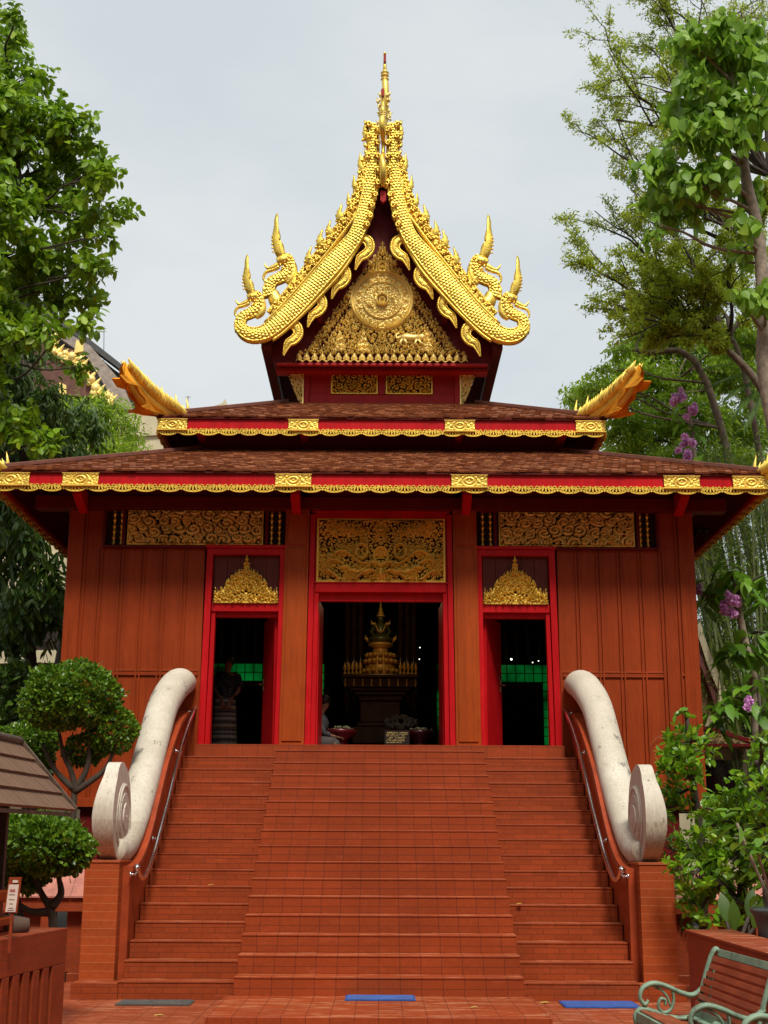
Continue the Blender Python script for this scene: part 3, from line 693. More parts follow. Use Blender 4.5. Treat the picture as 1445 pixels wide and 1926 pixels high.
for sx in (-1, 1):
    def T(pts): return [(*Q(sx, p[0], p[1]), p[2]*SCB) for p in pts]
    def Tz(pts): return T([(*zz(p[0], p[1]), p[2]/4.817) for p in pts])
    bb = MB()
    ribbon(bb, T([(702, 236, 8), (701, 290, 10), (698, 330, 12), (692, 372, 15), (683, 408, 16), (668, 448, 17)])+Tz([(970, 545, 104), (740, 810, 101), (565, 1002, 98), (385, 1160, 86), (280, 1208, 80), (190, 1205, 76), (125, 1160, 62), (105, 1100, 48)]), .10)
    # smooth raised ribs on both edges of the body
    rib = [(*zz(1230, 20),), (*zz(1100, 210),), (*zz(880, 492),), (*zz(650, 765),), (*zz(480, 955),), (*zz(330, 1105),)]
    bb.tube([(q_[0], YB-.07, q_[1]) for q_ in smooth_path([Q(sx, *p) for p in [(683, 340), (684, 370)]+rib], 5)], .026, 8)
    inn_ = [(*zz(1225, 300),), (*zz(1060, 600),), (*zz(835, 860),), (*zz(650, 1050),), (*zz(500, 1190),), (*zz(400, 1262),)]
    bb.tube([(q_[0], YB-.05, q_[1]) for q_ in smooth_path([Q(sx, *p) for p in inn_], 5)], .032, 8)
    barge = bb.build('barge_board', M_gold, ROOT)
    def head(ox, oy, k, y):
        """one serpent head, traced in the zoomed frame of the outer head, moved and scaled for the inner one"""
        z_ = lambda p: (ox+(p[0]-190)*k, oy+(p[1]-900)*k)
        H = MB(); g = lambda pts, yy: [(q_[0], yy-.0, q_[1]) for q_ in [Q(sx, *zz(*z_(p))) for p in pts]]
        u = SCB/4.817*k; yy_ = lambda q: q-.01
        def tb(pts, r, sy=.8, yy=y-.05, n=12):
            C = smooth_path([(*Q(sx, *zz(*z_(p))), rr*u) for p, rr in zip(pts, r)], 6)
            H.tube([(c[0], yy, c[1]) for c in C], [c[2] for c in C], n, sy)
        ribbon(H, [(*Q(sx, *zz(*z_(p))), rr*u) for p, rr in zip([(120, 1170), (108, 1105), (138, 1045), (196, 1018), (246, 985), (276, 930), (268, 865), (235, 838)], [62, 56, 50, 50, 58, 56, 46, 34])], .085, yy_(y), True, nv=24)
        tb([(250, 1060), (300, 1010), (312, 930), (290, 860)], [22, 34, 30, 16], .6)
        tb([(262, 860), (215, 872), (175, 885)], [46, 44, 34])
        tb([(200, 893), (150, 925), (105, 938), (80, 920), (66, 892)], [24, 22, 14, 9, 3])
        tb([(190, 925), (140, 950), (90, 965), (66, 995), (64, 1030), (84, 1045), (100, 1028), (92, 1012)], [20, 17, 15, 12, 10, 9, 7, 3])
        tb([(205, 870), (200, 868)], [20, 14], .5, y-.11)
        rgh = random.Random(8)
        for p_ in ((310, 990), (322, 950), (318, 905), (300, 860), (275, 832), (150, 1000), (185, 975), (222, 945), (236, 900), (95, 1060), (84, 1110), (82, 1160)):
            c0 = Q(sx, *zz(*z_(p_))); H.ball((c0[0], y-.05, c0[1]), 13*u, 7, 5); H.tube([(c0[0], y-.05, c0[1]), (c0[0]-sx*-.02, y-.06, c0[1]+.045)], [9*u, .002], 5)
        for _ in range(26):
            c0 = Q(sx, *zz(*z_((rgh.uniform(195, 290), rgh.uniform(835, 960))))); H.ball((c0[0], y-.10, c0[1]), rgh.uniform(7, 13)*u, 6, 5)
        o = H.build('serpent_head', M_gold, barge)
        Cc = MB(); out = [(172, 840), (150, 800), (136, 740), (128, 690), (138, 640), (148, 590), (150, 540), (162, 495), (176, 478), (186, 510), (180, 570), (192, 620), (204, 670), (200, 730), (208, 780), (214, 800), (222, 760), (228, 742), (240, 800), (262, 850), (220, 862)]
        Cc.pillow([Q(sx, *zz(*z_(p))) for p in out], y-.02, .05*k)
        for j in range(9):
            t = j/8; a_ = (140-8*math.sin(t*5)+30*t*(t > .6), 800-t*250); c0 = Q(sx, *zz(*z_(a_))); Cc.ball((c0[0], y-.05, c0[1]), 9*u, 6, 4)
        Cc.build('serpent_crest', M_gold, o)
        return o
    head(190, 900, 1.0, YB)
    head(455, 545, 1.10, YB+.12)
    nk = MB(); C = smooth_path([(*Q(sx, *zz(*p)), r*SCB/4.817) for p, r in (((400, 800), 50), ((430, 880), 70), ((520, 920), 80), ((620, 880), 70))], 6)
    nk.tube([(c[0], YB+.09, c[1]) for c in C], [c[2] for c in C], 12, .7); nk.build('serpent_neck', M_gold, barge)
    # leaf flames along the outer edge
    fl = [((692, 262), (686, 227), 15), ((684, 322), (675, 288), 15), ((674, 358), (663, 330), 15), ((664, 388), (652, 364), 15)]
    fl += [(zz(a, b), zz(c, d), w) for a, b, c, d, w in ((1030, 170, 1008, 22, 20), (930, 300, 908, 168, 17), (850, 400, 835, 248, 19), (745, 560, 735, 402, 19), (670, 690, 672, 600, 15), (600, 760, 606, 690, 14), (425, 1010, 428, 940, 14))]
    for j, (b, t, w) in enumerate(fl):
        f_ = MB(); B_, T_ = Q(sx, *b), Q(sx, *t); cc = (B_[0], B_[1]-.05)
        flame(f_, cc, T_, w*SCB, y=YB-.02, th=.06, curl=sx)
        rg = random.Random(j*7+5)
        for _ in range(9):
            f_.ball((B_[0]+rg.uniform(-.5, .5)*w*SCB*1.3, YB-.04-rg.uniform(0, .04), B_[1]+rg.uniform(-.10, .10)), rg.uniform(.014, .032), 7, 5)
        f_.build('leaf_flame', M_gold, barge)
    # clustered carving between the rim and the flames
    kn = MB(); rg = random.Random(11)
    base = smooth_path([Q(sx, *p) for p in [(690, 300), (682, 340), (672, 372)]+[zz(*q_) for q_ in ((1090, 130), (950, 330), (840, 470), (720, 620), (610, 760), (500, 900), (390, 1020))]], 12)
    strip = relief_pts = []
    for c in base:
        for _ in range(4):
            o_ = rg.uniform(-.06, .10); kn.ball((c[0]-sx*-o_*.7, YB-.02-rg.uniform(0, .05), c[1]+o_*.5), rg.uniform(.018, .036), 7, 5)
    for i in range(0, len(base)-4, 4):
        c = base[i]; r0 = .055; pts = [(c[0]+r0*(1-k/14)*math.cos(k*.75)*sx, YB-.07, c[1]+r0*(1-k/14)*math.sin(k*.75)) for k in range(12)]
        kn.tube(pts, [.016]*11+[.006], 6)
    # backing leaf strip so the cluster is solid
    for i in range(len(base)-1):
        a, b = base[i], base[i+1]
        kn.prism([(a[0]-sx*-.09, a[1]+.07), (b[0]-sx*-.09, b[1]+.07), (b[0]+sx*-.10, b[1]-.10), (a[0]+sx*-.10, a[1]-.10)], YB-.03, YB+.05)
    kn.build('carved_cluster', M_gold, barge)
    # inner edge of the steep upper part: curly lobes
    lb = MB(); lb.tube([(*[Q(sx, px, py)[0], YB-.02, Q(sx, px, py)[1]],) for px, py in ((711, 240), (711, 300), (711, 350), (703, 385), (696, 415), (688, 432))], .04, 6); lb.tube([(Q(sx, px, py)[0], YB-.02, Q(sx, px, py)[1]) for px, py in ((691, 234), (691, 262), (693, 305), (708, 330))], .03, 6)
    for (px, py, r) in ((712, 250, 7), (711, 275, 7), (711, 300, 8), (712, 325, 8), (711, 350, 8), (706, 372, 8), (700, 392, 8), (697, 412, 8), (691, 428, 8), (693, 300, 8), (694, 262, 8), (694, 240, 7)):
        c = Q(sx, px, py); 
        for k in range(4): lb.ball((c[0]+random.uniform(-.03, .03), YB-.06-random.uniform(0, .03), c[1]+random.uniform(-.09, .09)), r*SCB*random.uniform(.35, .6), 8, 6)
        pts = [(c[0]+.06*(1-k/13)*math.cos(k*.8)*sx, YB-.13, c[1]+.06*(1-k/13)*math.sin(k*.8)) for k in range(11)]; lb.tube(pts, [.018]*10+[.006], 6)
    for k, (px, py) in enumerate(((688, 234), (687, 246), (688, 262), (687, 275), (688, 288))):
        c = Q(sx, px, py); lb.tube([(c[0]+sx*-.05, YB-.05, c[1]-.06), (c[0], YB-.06, c[1]-.02), (c[0]-sx*-.03, YB-.06, c[1]+.05)], [.04, .035, .008], 7)
    lb.build('carved_lobe', M_gold, barge)
    # hooked pendants on the lower edge
    for dx, dy, k in ((0, 0, 1), (-215, 262, 1), (-432, 520, 1), (-650, 775, 1)):
        hk = MB(); g = [((1165, 370), 26), ((1215, 335), 44), ((1265, 360), 50), ((1280, 420), 46), ((1245, 470), 46), ((1195, 500), 40), ((1170, 550), 24), ((1150, 612), 6)]
        C = smooth_path([(*Q(sx, *zz(p[0]+dx, p[1]+dy)), r*SCB/4.817*.86) for p, r in g], 6)
        hk.tube([(c[0], YB+.02, c[1]) for c in C], [c[2] for c in C], 10, .6)
        rg = random.Random(3)
        for i_, c in enumerate(C):
            t2 = Vector(C[min(i_+1, len(C)-1)][:2])-Vector(C[max(i_-1, 0)][:2]); t2.normalize(); nx_, nz_ = (t2.y*sx, -t2.x*sx); s3 = 1
            for s3, q_ in ((1, .24), (-1, .14)):
                hk.ball((c[0]+s3*nx_*c[2]*.92, YB-.005, c[1]+s3*nz_*c[2]*.92), .008+c[2]*q_, 7, 5)
            if i_ % 2: hk.ball((c[0]+rg.uniform(-.4, .4)*c[2], YB+.02-c[2]*.52, c[1]+rg.uniform(-.4, .4)*c[2]), .006+c[2]*.15, 6, 4)
        hk.build('hooked_pendant', M_gold, barge)

# ---- stacked bird-neck finials on the ridge
def chofa(y, prof, name='ridge_finial'):
    """prof: (px, py, half width px, forward lean m)"""
    C = smooth_path([(*[U(a, b, y)[i] for i in (0, 2)], w*SCB*1.02, l_) for a, b, w, l_ in prof], 5)
    m = MB(); m.tube([(c[0], y-c[3], c[1]) for c in C], [max(.012, c[2]) for c in C], 10, 1.5)
    return m.build(name, M_gold, ROOT)
c1 = chofa(YB-.10, [(721, 352, 4, 0), (721, 335, 7, .05), (721, 318, 6.5, .10), (719, 302, 5.5, .05), (721, 285, 3.5, -.02), (721, 268, 4, 0), (720, 252, 6.5, .12), (719, 240, 6.5, .16), (720, 231, 6.5, .12)])
c2 = chofa(YB+.35, [(722, 240, 5, 0), (722, 225, 6, .05), (720, 214, 6, .10), (721, 205, 4, .05), (720, 190, 4.2, 0), (720, 178, 4.2, -.02), (720, 170, 4, -.02)])
c3 = chofa(YB+.9, [(726, 240, 5, .0), (726, 215, 5.5, .08), (726, 190, 6.5, .14), (725, 166, 7, .10), (724, 158, 6.5, .05), (724, 148, 5.4, 0), (724, 140, 4.8, 0), (724, 120, 3.4, -.04), (724, 106, 2.6, -.05), (724, 98, 3.2, -.02)])
kn = MB(); rg = random.Random(5)
for _ in range(46):
    px = rg.gauss(722, 6); py = rg.uniform(180, 248); sp_ = 9+ (py-180)*.09; px = 722+rg.choice((-1, 1))*rg.uniform(4, sp_)
    a = U(px, py, YB+.55); kn.tube([a, a+Vector((rg.uniform(-.04, .04), 0, .05)), a+Vector((rg.uniform(-.07, .07), 0, .09))], [.022, .02, .004], 6)
kn.build('finial_leafage', M_gold3, c2)
for py in (216, 220, 224, 152, 145, 140): 
    a = U(721 if py > 200 else 724, py, YB+.3 if py > 200 else YB+.9); MB().lathe((a.x, a.y-.05, a.z), [(.07, -.02), (.085, 0), (.07, .02)], 12).build('finial_ring', M_gold3, c2 if py > 200 else c3)
for (a_, b_, w, h_, y) in ((724, 112, 2.6, 8, YB+.75), (720, 176, 2.8, 8, YB+.22), (721, 372, 5.5, 12, YB+.0)):
    c = U(a_, b_, y); hh = h_*SCB; MB().prism([(c.x-w*SCB, c.z-hh*.6), (c.x, c.z-hh), (c.x+w*SCB, c.z-hh*.6), (c.x+w*SCB, c.z+hh), (c.x-w*SCB, c.z+hh)], y-.05, y+.05).build('red_pendant', M_gred, ROOT)

# ---- flame finials at the eave corners
def corner_fin(sx, corner, size):
    dg = Vector((sx, -1, 0)).normalized(); n = Vector((-dg.y, dg.x, 0)); c = Vector(corner)
    def W_(s, h, o=0): return c+dg*(s*size*1.22)+Vector((0, 0, h*size*.66))+n*(o*size*.85)
    g = MB(); spine = smooth_path([(-.42, .02, .05), (-.25, .06, .13), (-.05, .12, .19), (.18, .28, .20), (.40, .50, .19), (.56, .74, .15), (.68, .98, .09), (.80, 1.24, .012)], 5)
    g.tube([W_(a, b) for a, b, r in spine], [r*size for a, b, r in spine], 10, .75)
    rg = random.Random(2)
    for i, (a, b, r) in enumerate(spine[2:-4]):
        for o in (-1, 1):      # curling leafage on both flanks
            p = W_(a, b, o*r*.75); q = Vector((rg.uniform(-.02, .02), rg.uniform(-.02, .02), 0)); e = (.10+.10*r/.2)*size
            g.tube([p, p+n*(o*.05)+q+Vector((0, 0, e*.4)), p+dg*(.10*size)+n*(o*.06)+Vector((0, 0, e*1.3))], [.055*size, .045*size, .004], 6)
            g.ball(p+Vector((0, 0, .05)), rg.uniform(.03, .055)*size, 7, 5); g.ball(W_(a-.03, b+r*.6, o*r*.35), rg.uniform(.03, .05)*size, 7, 5)
        if i % 2 == 0:         # standing flames along the crest
            p = W_(a-.05, b+r*.6); hh = (.20-.004*i)*size*(1.35 if i % 6 == 0 else .8); hh *= 1.5; g.tube([p, p-dg*(.05*size)+Vector((0, 0, hh*.5)), p+Vector((0, 0, hh))], [.05*size, .035*size, .003], 6)
    g.ball(W_(-.44, .16), .045*size, 8, 6); g.tube([W_(-.42, .03), W_(-.47, .12), W_(-.40, .18)], [.04*size, .03*size, .015], 6)
    o = g.build('corner_finial', M_gold2, upper if corner[2] > 8 else lower)
    w = MB()
    for s_ in (-1, 1):         # lacquered flame wings underneath, two splayed plates
        P_ = [(-.25, -.02, .02), (.0, -.05, .10), (.30, -.10, .20), (.56, -.08, .26), (.44, .04, .22), (.47, .22, .20), (.58, .34, .22), (.62, .52, .20), (.80, .52, .20), (.92, .70, .16), (.80, .74, .10), (.84, .98, .06), (.80, 1.18, .02), (.66, .92, .0), (.52, .66, .0), (.38, .42, .0), (.16, .20, .0), (-.05, .06, 0)]
        v = [W_(p[0], p[1], p[2]*s_) for p in P_]+[W_(p[0]-.03, p[1]+.045, p[2]*s_*.92) for p in P_]; k = len(P_)
        w.add(v, [tuple(range(k)), tuple(range(2*k-1, k-1, -1))]+[(i, i+k, (i+1) % k+k, (i+1) % k) for i in range(k)])
        w.tube([W_(a, b-.04, c_*s_) for a, b, c_ in ((.0, .0, .06), (.25, .08, .14), (.42, .30, .13), (.60, .60, .10), (.76, .95, .03))], [.03, .045, .04, .035, .01], 6)
    w.build('finial_wing', M_copper, o)
for sx in (-1, 1):
    corner_fin(sx, (sx*3.70, CY-3.70, 8.76), .90)
    corner_fin(sx, (sx*6.02, CY-6.02, 7.12), .80)
# ------------------------------------------------------------------ ground and staircase
g = MB(); g.add([(-150, -60, 0), (150, -60, 0), (150, 300, 0), (-150, 300, 0)], [(0, 1, 2, 3)])
tag(g.build('ground', bricks('courtyard clay paving', (.30, .058, .02), (.12, .03, .015), .30, .30, off=0, mort=.005, var=.18, worn=(.48, .2, .11), rough=.42)), kind='structure')
g = MB()
for x0, x1 in ((-60, -3.9), (3.9, 60)): g.box(x0, x1, 16.9, 120, -.2, .10)
tag(g.build('planting_bed', simple('dark soil', (.03, .02, .012), .95, sc=3)), kind='structure')

M_plain = simple('smooth oxide render', (.30, .046, .012), .5, 0, .2, 4, .1, .25)
ST = empty('staircase', (0, 15, 0), 'wide terracotta tiled staircase flanked by white scroll balustrades', 'staircase')
MB().box(-1.62, 1.62, 13.15, 14.902, -.05, .12).build('dais', M_treadc, ST, bevel=.006)
def flight(x0, x1, ys, t, z0, r, n, yend, mat, nose=.007):
    m = MB()
    for k in range(n):   # each step a block with a slightly proud nosing
        y = ys+k*t; zt = z0+(k+1)*r
        m.box(x0, x1, y, yend, (z0+k*r) if k else -.05, zt-.022); m.box(x0, x1, y-nose, yend, zt-.0215, zt)
    return m
flight(-1.54, 1.54, 14.90, .353, .12, .1933, 15, 20.119, M_treadc).build('middle_flight', M_treadc, ST, bevel=.005)
for sx in (-1, 1):
    m = flight(*(sorted((sx*1.541, sx*2.90))), 15.62, .302, 0, .195, 15, 20.119, M_tread)
    m.box(sx*2.901, sx*3.42, 15.60, 15.9, -.05, .175)
    m.build('side_flight', M_tread, ST, bevel=.005)
    # pier and sloping parapet
    m = MB(); m.box(sx*3.0, sx*3.40, 15.88, 17.2, -.05, 1.46); m.box(sx*2.99, sx*3.41, 15.87, 17.21, 1.461, 1.49)
    m.build('pier', M_pier, ST, bevel=.006)
    cap = [(16.1, 1.36), (16.45, 1.38), (16.9, 1.52), (17.4, 1.82), (17.85, 2.2), (18.4, 2.66), (19.0, 3.05), (19.6, 3.36), (20.12, 3.52), (20.39, 3.58)]
    C = [tuple(v) for v in smooth_path(cap, 4)]
    lowr = [(20.39, 0), (16.1, 0)]
    MB().prism(C+lowr, sx*2.91, sx*3.38, 'x').build('parapet', M_plain, ST)
    cc = MB()
    for i in range(len(C)-1):
        a, b = C[i], C[i+1]; cc.prism([(a[0], a[1]+.001), (b[0], b[1]+.001), (b[0], b[1]+.06), (a[0], a[1]+.06)], sx*2.885, sx*3.05, 'x')
    cc.build('coping', M_plain, ST)
def _conc():
    m = Mat('weathered white render'); P_ = m.n('ShaderNodeSeparateXYZ', {0: m.coord()}); N_ = m.n('ShaderNodeSeparateXYZ', {0: m.n('ShaderNodeNewGeometry').outputs['Normal']})
    out = m.math('MULTIPLY', m.math('SIGN', P_.outputs[0]), N_.outputs[0])           # weather side of each rail
    base = m.ramp(m.noise(1.5, None, 6), [(.3, (.50, .455, .37)), (.7, (.66, .61, .52))])
    grime = m.ramp(m.noise(3, m.coord((10, 10, 1.4)), 7, .72), [(.46, (0, 0, 0)), (.74, (.5, .5, .5))]); c = m.mix(grime, base, (.33, .25, .18))
    pt = m.noise(3.2, m.coord((2.2, 1, 1.3)), 10, .75); th = m.math('ADD', pt, m.math('MULTIPLY', m.math('MAXIMUM', out, 0.0), .075))
    c = m.mix(m.ramp(th, [(.60, (0, 0, 0)), (.655, (.9, .9, .9))]), c, (.13, .125, .105))
    low = m.math('MULTIPLY', m.math('LESS_THAN', P_.outputs[2], 1.95), m.ramp(m.noise(4, m.coord((12, 12, .8)), 5, .6), [(.42, (0, 0, 0)), (.7, (.6, .6, .6))])); c = m.mix(low, c, (.26, .16, .09))
    return m.pbr(c, .6, 0, m.bump(m.noise(14, None, 6), .25, .01), spec=.3)
M_conc = _conc()
for sx in (-1, 1):
    b = MB()
    # the long serpent rail: rounded trapezoid section swept in the (y, z) plane
    rail = [(20.36, 3.98, .15), (20.28, 4.04, .20), (20.08, 4.02, .235), (19.75, 3.84, .235), (19.35, 3.55, .225), (18.85, 3.14, .22), (18.3, 2.68, .22), (17.8, 2.27, .22), (17.35, 1.94, .215), (16.95, 1.72, .21), (16.5, 1.60, .20), (16.2, 1.60, .16)]
    C = smooth_path(rail, 5)
    b.tube([(sx*(3.16-.17*max(0, min(1, (c[0]-19.3)/1.0))**1.6), c[0], c[1]) for c in C], [c[2] for c in C], 22, .95)
    # scroll: thick disc with a spiral fillet on the stair side
    cy, cz, r = 16.36, 2.02, .56
    pro = []
    for k in range(96):
        a = 2*math.pi*k/96; rr = r*(1+.03*math.sin(a)); y_ = cy+rr*.98*math.cos(a); z_ = cz+rr*math.sin(a)
        if z_ < 1.49: z_ = 1.49
        if math.sin(a) > .72 and math.cos(a) < .2: y_ -= .09*(math.sin(a)-.72)/.28; z_ += .03
        pro.append((y_, z_))
    k_ = len(pro); V = [(sx*3.09, p[0], p[1]) for p in pro]+[(sx*(3.335-.09*max(0, min(1, (p[1]-2.0)/.50))**1.4-.05*max(0, (1.85-p[1])/.36)), p[0], p[1]) for p in pro]
    F = [tuple(range(k_)), tuple(range(2*k_-1, k_-1, -1))]
    b.add(V, F if sx < 0 else [f_[::-1] for f_ in F])
    b.add(V, [(i, i+k_, (i+1) % k_+k_, (i+1) % k_) if sx < 0 else (i, (i+1) % k_, (i+1) % k_+k_, i+k_) for i in range(k_)], smooth=True)
    o = b.build('scroll_balustrade', M_conc, ST)
    sp = MB(); pts = []; rad = []
    for k in range(70):
        a = -1.2+k*.19; rr = .45*(1-k/78); pts.append((sx*3.085, cy+.04+rr*math.cos(a)*.95, cz-.03+rr*math.sin(a))); rad.append(.028*(1-k/110))
    sp.tube(pts, rad, 8, 1.0)
    sp.lathe((sx*3.09, cy+.06, cz-.03), [(.06, 0), (.045, -.03*sx), (.008, -.055*sx)] if sx > 0 else [(.06, 0), (.045, .03), (.008, .055)], 10, 'x')
    for rr, th_ in ((.40, .012), (.28, .03), (.16, .045)):
        V = [(y_, z_) for y_, z_ in [(cy+.05+rr*math.cos(a), cz-.03+rr*math.sin(a)) for a in np.linspace(0, 2*math.pi, 29)[:-1]]]
        sp.prism(V, sx*3.091, sx*(3.09-th_), 'x')
    sp.build('spiral_relief', M_conc, o, bevel=.008)
M_steel = simple('brushed steel', (.80, .80, .82), .20, 1, .1, bump=0)
for sx in (-1, 1):
    hr = [(15.98, 1.42), (16.25, 1.30), (16.6, 1.30), (17.1, 1.52), (17.6, 1.86), (18.1, 2.22), (18.6, 2.62), (19.1, 2.98), (19.6, 3.28), (20.1, 3.55), (20.5, 3.72)]
    m = MB(); m.tube([(sx*2.82, *p) for p in smooth_path(hr, 6)], .030, 10)
    o = m.build('handrail', M_steel, ST)
    for y_, z_ in ((16.05, 1.36), (17.5, 1.77), (19.12, 2.98), (20.3, 3.64)):
        b = MB(); b.tube([(sx*2.82, y_, z_), (sx*2.84, y_, z_-.03), (sx*2.908, y_, z_-.03)], .014, 8); b.lathe((sx*2.905, y_, z_-.03), [(.035, 0), (.035, -.015*sx)] if sx > 0 else [(.035, 0), (.035, .015)], 12, 'x')
        b.build('rail_bracket', M_steel, o)
# mats
def mat_(name, x0, x1, y0, y1, z, m, lab):
    b = MB(); n = 14
    b.box(x0, x1, y0, y1, z, z+.012)
    for k in range(n): b.box(x0+.02, x1-.02, y0+(y1-y0)*(k+.25)/n, y0+(y1-y0)*(k+.7)/n, z+.0121, z+.018)
    return tag(b.build(name, m, None, bevel=.002), lab, 'doormat', 'mats at the foot of the stairs')
M_blue = simple('blue rubber', (.012, .07, .30), .5, bump=.2)
mat_('doormat', -.35, .38, 14.47, 14.88, .122, M_blue, 'blue doormat lying on the raised dais at the foot of the stairs')
mat_('doormat', 1.98, 2.80, 14.98, 15.52, .002, M_blue, 'blue doormat on the paving below the right flight near the bench')
mat_('doormat', -2.82, -2.02, 15.05, 15.46, .002, simple('grey rubber', (.07, .065, .06), .8), 'grey doormat on the paving below the left flight')

# ------------------------------------------------------------------ inside the hall
IN = []
M_igold = gold('shrine gilding', (.85, .52, .10), .4, 40, .3, .01, .3, .3)
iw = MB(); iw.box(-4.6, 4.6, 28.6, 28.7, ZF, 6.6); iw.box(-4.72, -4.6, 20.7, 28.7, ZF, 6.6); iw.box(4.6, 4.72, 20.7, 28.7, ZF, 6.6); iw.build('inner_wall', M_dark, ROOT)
Mg = Mat('green glass tile with added glow'); _t = Mg.coord()  # emission stands in for light on the green wall tiles
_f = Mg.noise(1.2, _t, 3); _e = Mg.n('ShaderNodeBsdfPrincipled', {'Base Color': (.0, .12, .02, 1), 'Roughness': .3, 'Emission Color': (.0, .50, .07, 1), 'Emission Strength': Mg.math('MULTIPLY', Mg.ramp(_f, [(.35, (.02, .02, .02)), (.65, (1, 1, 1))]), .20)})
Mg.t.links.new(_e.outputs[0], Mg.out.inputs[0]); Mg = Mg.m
YW = 28.55
gz = lambda y: U(980, y, YW).z
for sx in (-1, 1):
    gb = MB(); x0, x1 = 1.2, 4.4; w = .19
    zt, zm = gz(1250), gz(1278); zb = ZF+.03
    nx = int((x1-x0)/w)
    for i in range(nx):
        for j in range(int((zt-zb)/w)):
            xx = x0+i*w; z_ = zb+j*w
            if z_ < zm-.1 and z_ > zb+.25 and 1.4 < xx < (3.45 if sx > 0 else 3.6): continue
            gb.box(sx*(xx+.012), sx*(xx+w-.012), YW-.03, YW, z_+.012, z_+w-.012)
    gb.build('glowing_green_tiles', Mg, ROOT)
    bd = MB(); bd.box(sx*1.42, sx*3.4, YW-.12, YW-.04, zb+.27, zm-.12); bd.build('framed_board', M_dark, ROOT)
    fr_ = MB()
    for a in ((1.42, 1.5, zb+.27, zm-.12), (3.32, 3.4, zb+.27, zm-.12), (1.5, 3.32, zm-.2, zm-.12)): fr_.box(sx*a[0], sx*a[1], YW-.16, YW-.121, a[2], a[3])
    fr_.build('board_frame', simple('dull gilt', (.06, .045, .015), .5), ROOT)
    br = MB()
    for k in range(14): 
        xx = sx*(1.25+k*.24); br.lathe((xx, YW-.2, zt+.02), [(.02, 0), (.035, .2), (.015, .35), (.04, .5), (.015, .7), (.03, .9), (.012, 1.1)], 6)
    br.build('inner_balusters' if False else 'turned_railing', simple('aged gilt', (.10, .075, .02), .4, .6), ROOT)
# two clusters of round columns
for sx in (-1, 1):
    for k, x in enumerate((.37, .52, .66)):
        a = U(718+sx*(35+k*11), 1200, 25.2); b = MB(); b.tube([(sx*(.38+k*.13), 25.2+.1*k, ZF), (sx*(.38+k*.13), 25.2+.1*k, 6.6)], .055, 12); b.build('inner_column', simple('polished brown column', (.10, .045, .02), .18), ROOT)
AL = empty('altar', (0, 24.0, ZF), 'dim gilded altar table with tiered pedestal in the middle doorway', 'altar')
ya = 24.0; pz = lambda y: U(718, y, ya).z; pw = lambda w: w/2500*24.6
m = MB()
for (w, y0, y1, d) in ((69, 1281, 1275, .60), (63, 1298, 1282, .52), (54, 1304, 1299, .48), (46, 1312, 1305, .42), (40, 1322, 1313, .38), (36, 1362, 1323, .36), (42, 1370, 1363, .40), (50, 1402, 1371, .46)): m.box(-pw(w), pw(w), ya-d, ya+d, pz(y0), pz(y1))
m.build('altar_table', simple('dark gilt lacquer', (.09, .04, .010), .3, .4), AL, bevel=.015)
for x in np.linspace(-.62, .62, 9): MB().box(x-.012, x+.012, ya-.535, ya-.521, pz(1297), pz(1283)).build('table_inlay', M_igold, AL)
m = MB()
P_ = [(30, 1275), (34, 1268), (27, 1262), (30, 1254), (24, 1250), (28, 1243), (22, 1238), (25, 1231), (15, 1228), (14, 1219), (22, 1216), (24, 1212), (20, 1210)]
m.lathe((0, ya, 0), [(pw(w), pz(y)) for w, y in P_], 16)
for k in range(16):
    a = 2*math.pi*k/16
    for (w, y, r) in ((29, 1246, .05), (26, 1234, .045), (32, 1264, .05)): m.ball((pw(w)*math.cos(a), ya+pw(w)*math.sin(a), pz(y)), r, 7, 5)
m.build('lotus_pedestal', M_igold, AL)
for sx in (-1, 1):
    for k in range(5): 
        x = sx*(.36+k*.07); MB().lathe((x, ya-.3+.05*k, pz(1275)), [(.03, 0), (.035, .06), (.012, .10), (.04, .16), (.02, .22), (.004, .27)], 8).build('candle_stand', M_igold, AL)
# seated image on the pedestal
BI = empty('seated_statue', (0, ya, pz(1210)), 'small green and gold seated statue with spired crown on the altar pedestal', 'statue')
m = MB(); q0 = pz(1210)
m.tube([(-.20, ya-.05, q0+.06), (-.1, ya-.12, q0+.07), (.1, ya-.12, q0+.07), (.20, ya-.05, q0+.06)], [.05, .065, .065, .05], 10)
m.tube([(0, ya, q0+.05), (0, ya, q0+.2), (0, ya, q0+.32), (0, ya, q0+.37), (0, ya, q0+.41)], [.12, .10, .12, .05, .04], 12, .7)
for sx in (-1, 1): m.tube([(sx*.11, ya, q0+.32), (sx*.17, ya-.02, q0+.2), (sx*.10, ya-.12, q0+.10), (0, ya-.13, q0+.10)], [.04, .035, .028, .02], 8)
m.ball((0, ya-.01, q0+.45), .07, 10, 8, (.85, .9, 1.1)); m.build('body', simple('olive gilt statue', (.10, .11, .035), .35, .3), BI)
m = MB(); m.lathe((0, ya, q0), [(.075, .49), (.08, .51), (.05, .53), (.055, .56), (.035, .59), (.04, .62), (.02, .66), (.015, .75), (.003, .86)], 10)
for sx in (-1, 1): m.tube([(sx*.09, ya, q0+.36), (sx*.16, ya, q0+.36), (sx*.17, ya, q0+.43)], [.03, .025, .004], 6); m.tube([(sx*.2, ya-.05, q0+.03), (sx*.27, ya-.05, q0+.08), (sx*.28, ya-.05, q0+.14)], [.04, .035, .005], 6); m.tube([(sx*.1, ya-.1, q0+.34), (sx*.05, ya-.1, q0+.22), (0, ya-.11, q0+.18)], .014, 6)
m.build('crown', M_igold, BI)
def U_(px, py, Y): return U(px, py, Y)
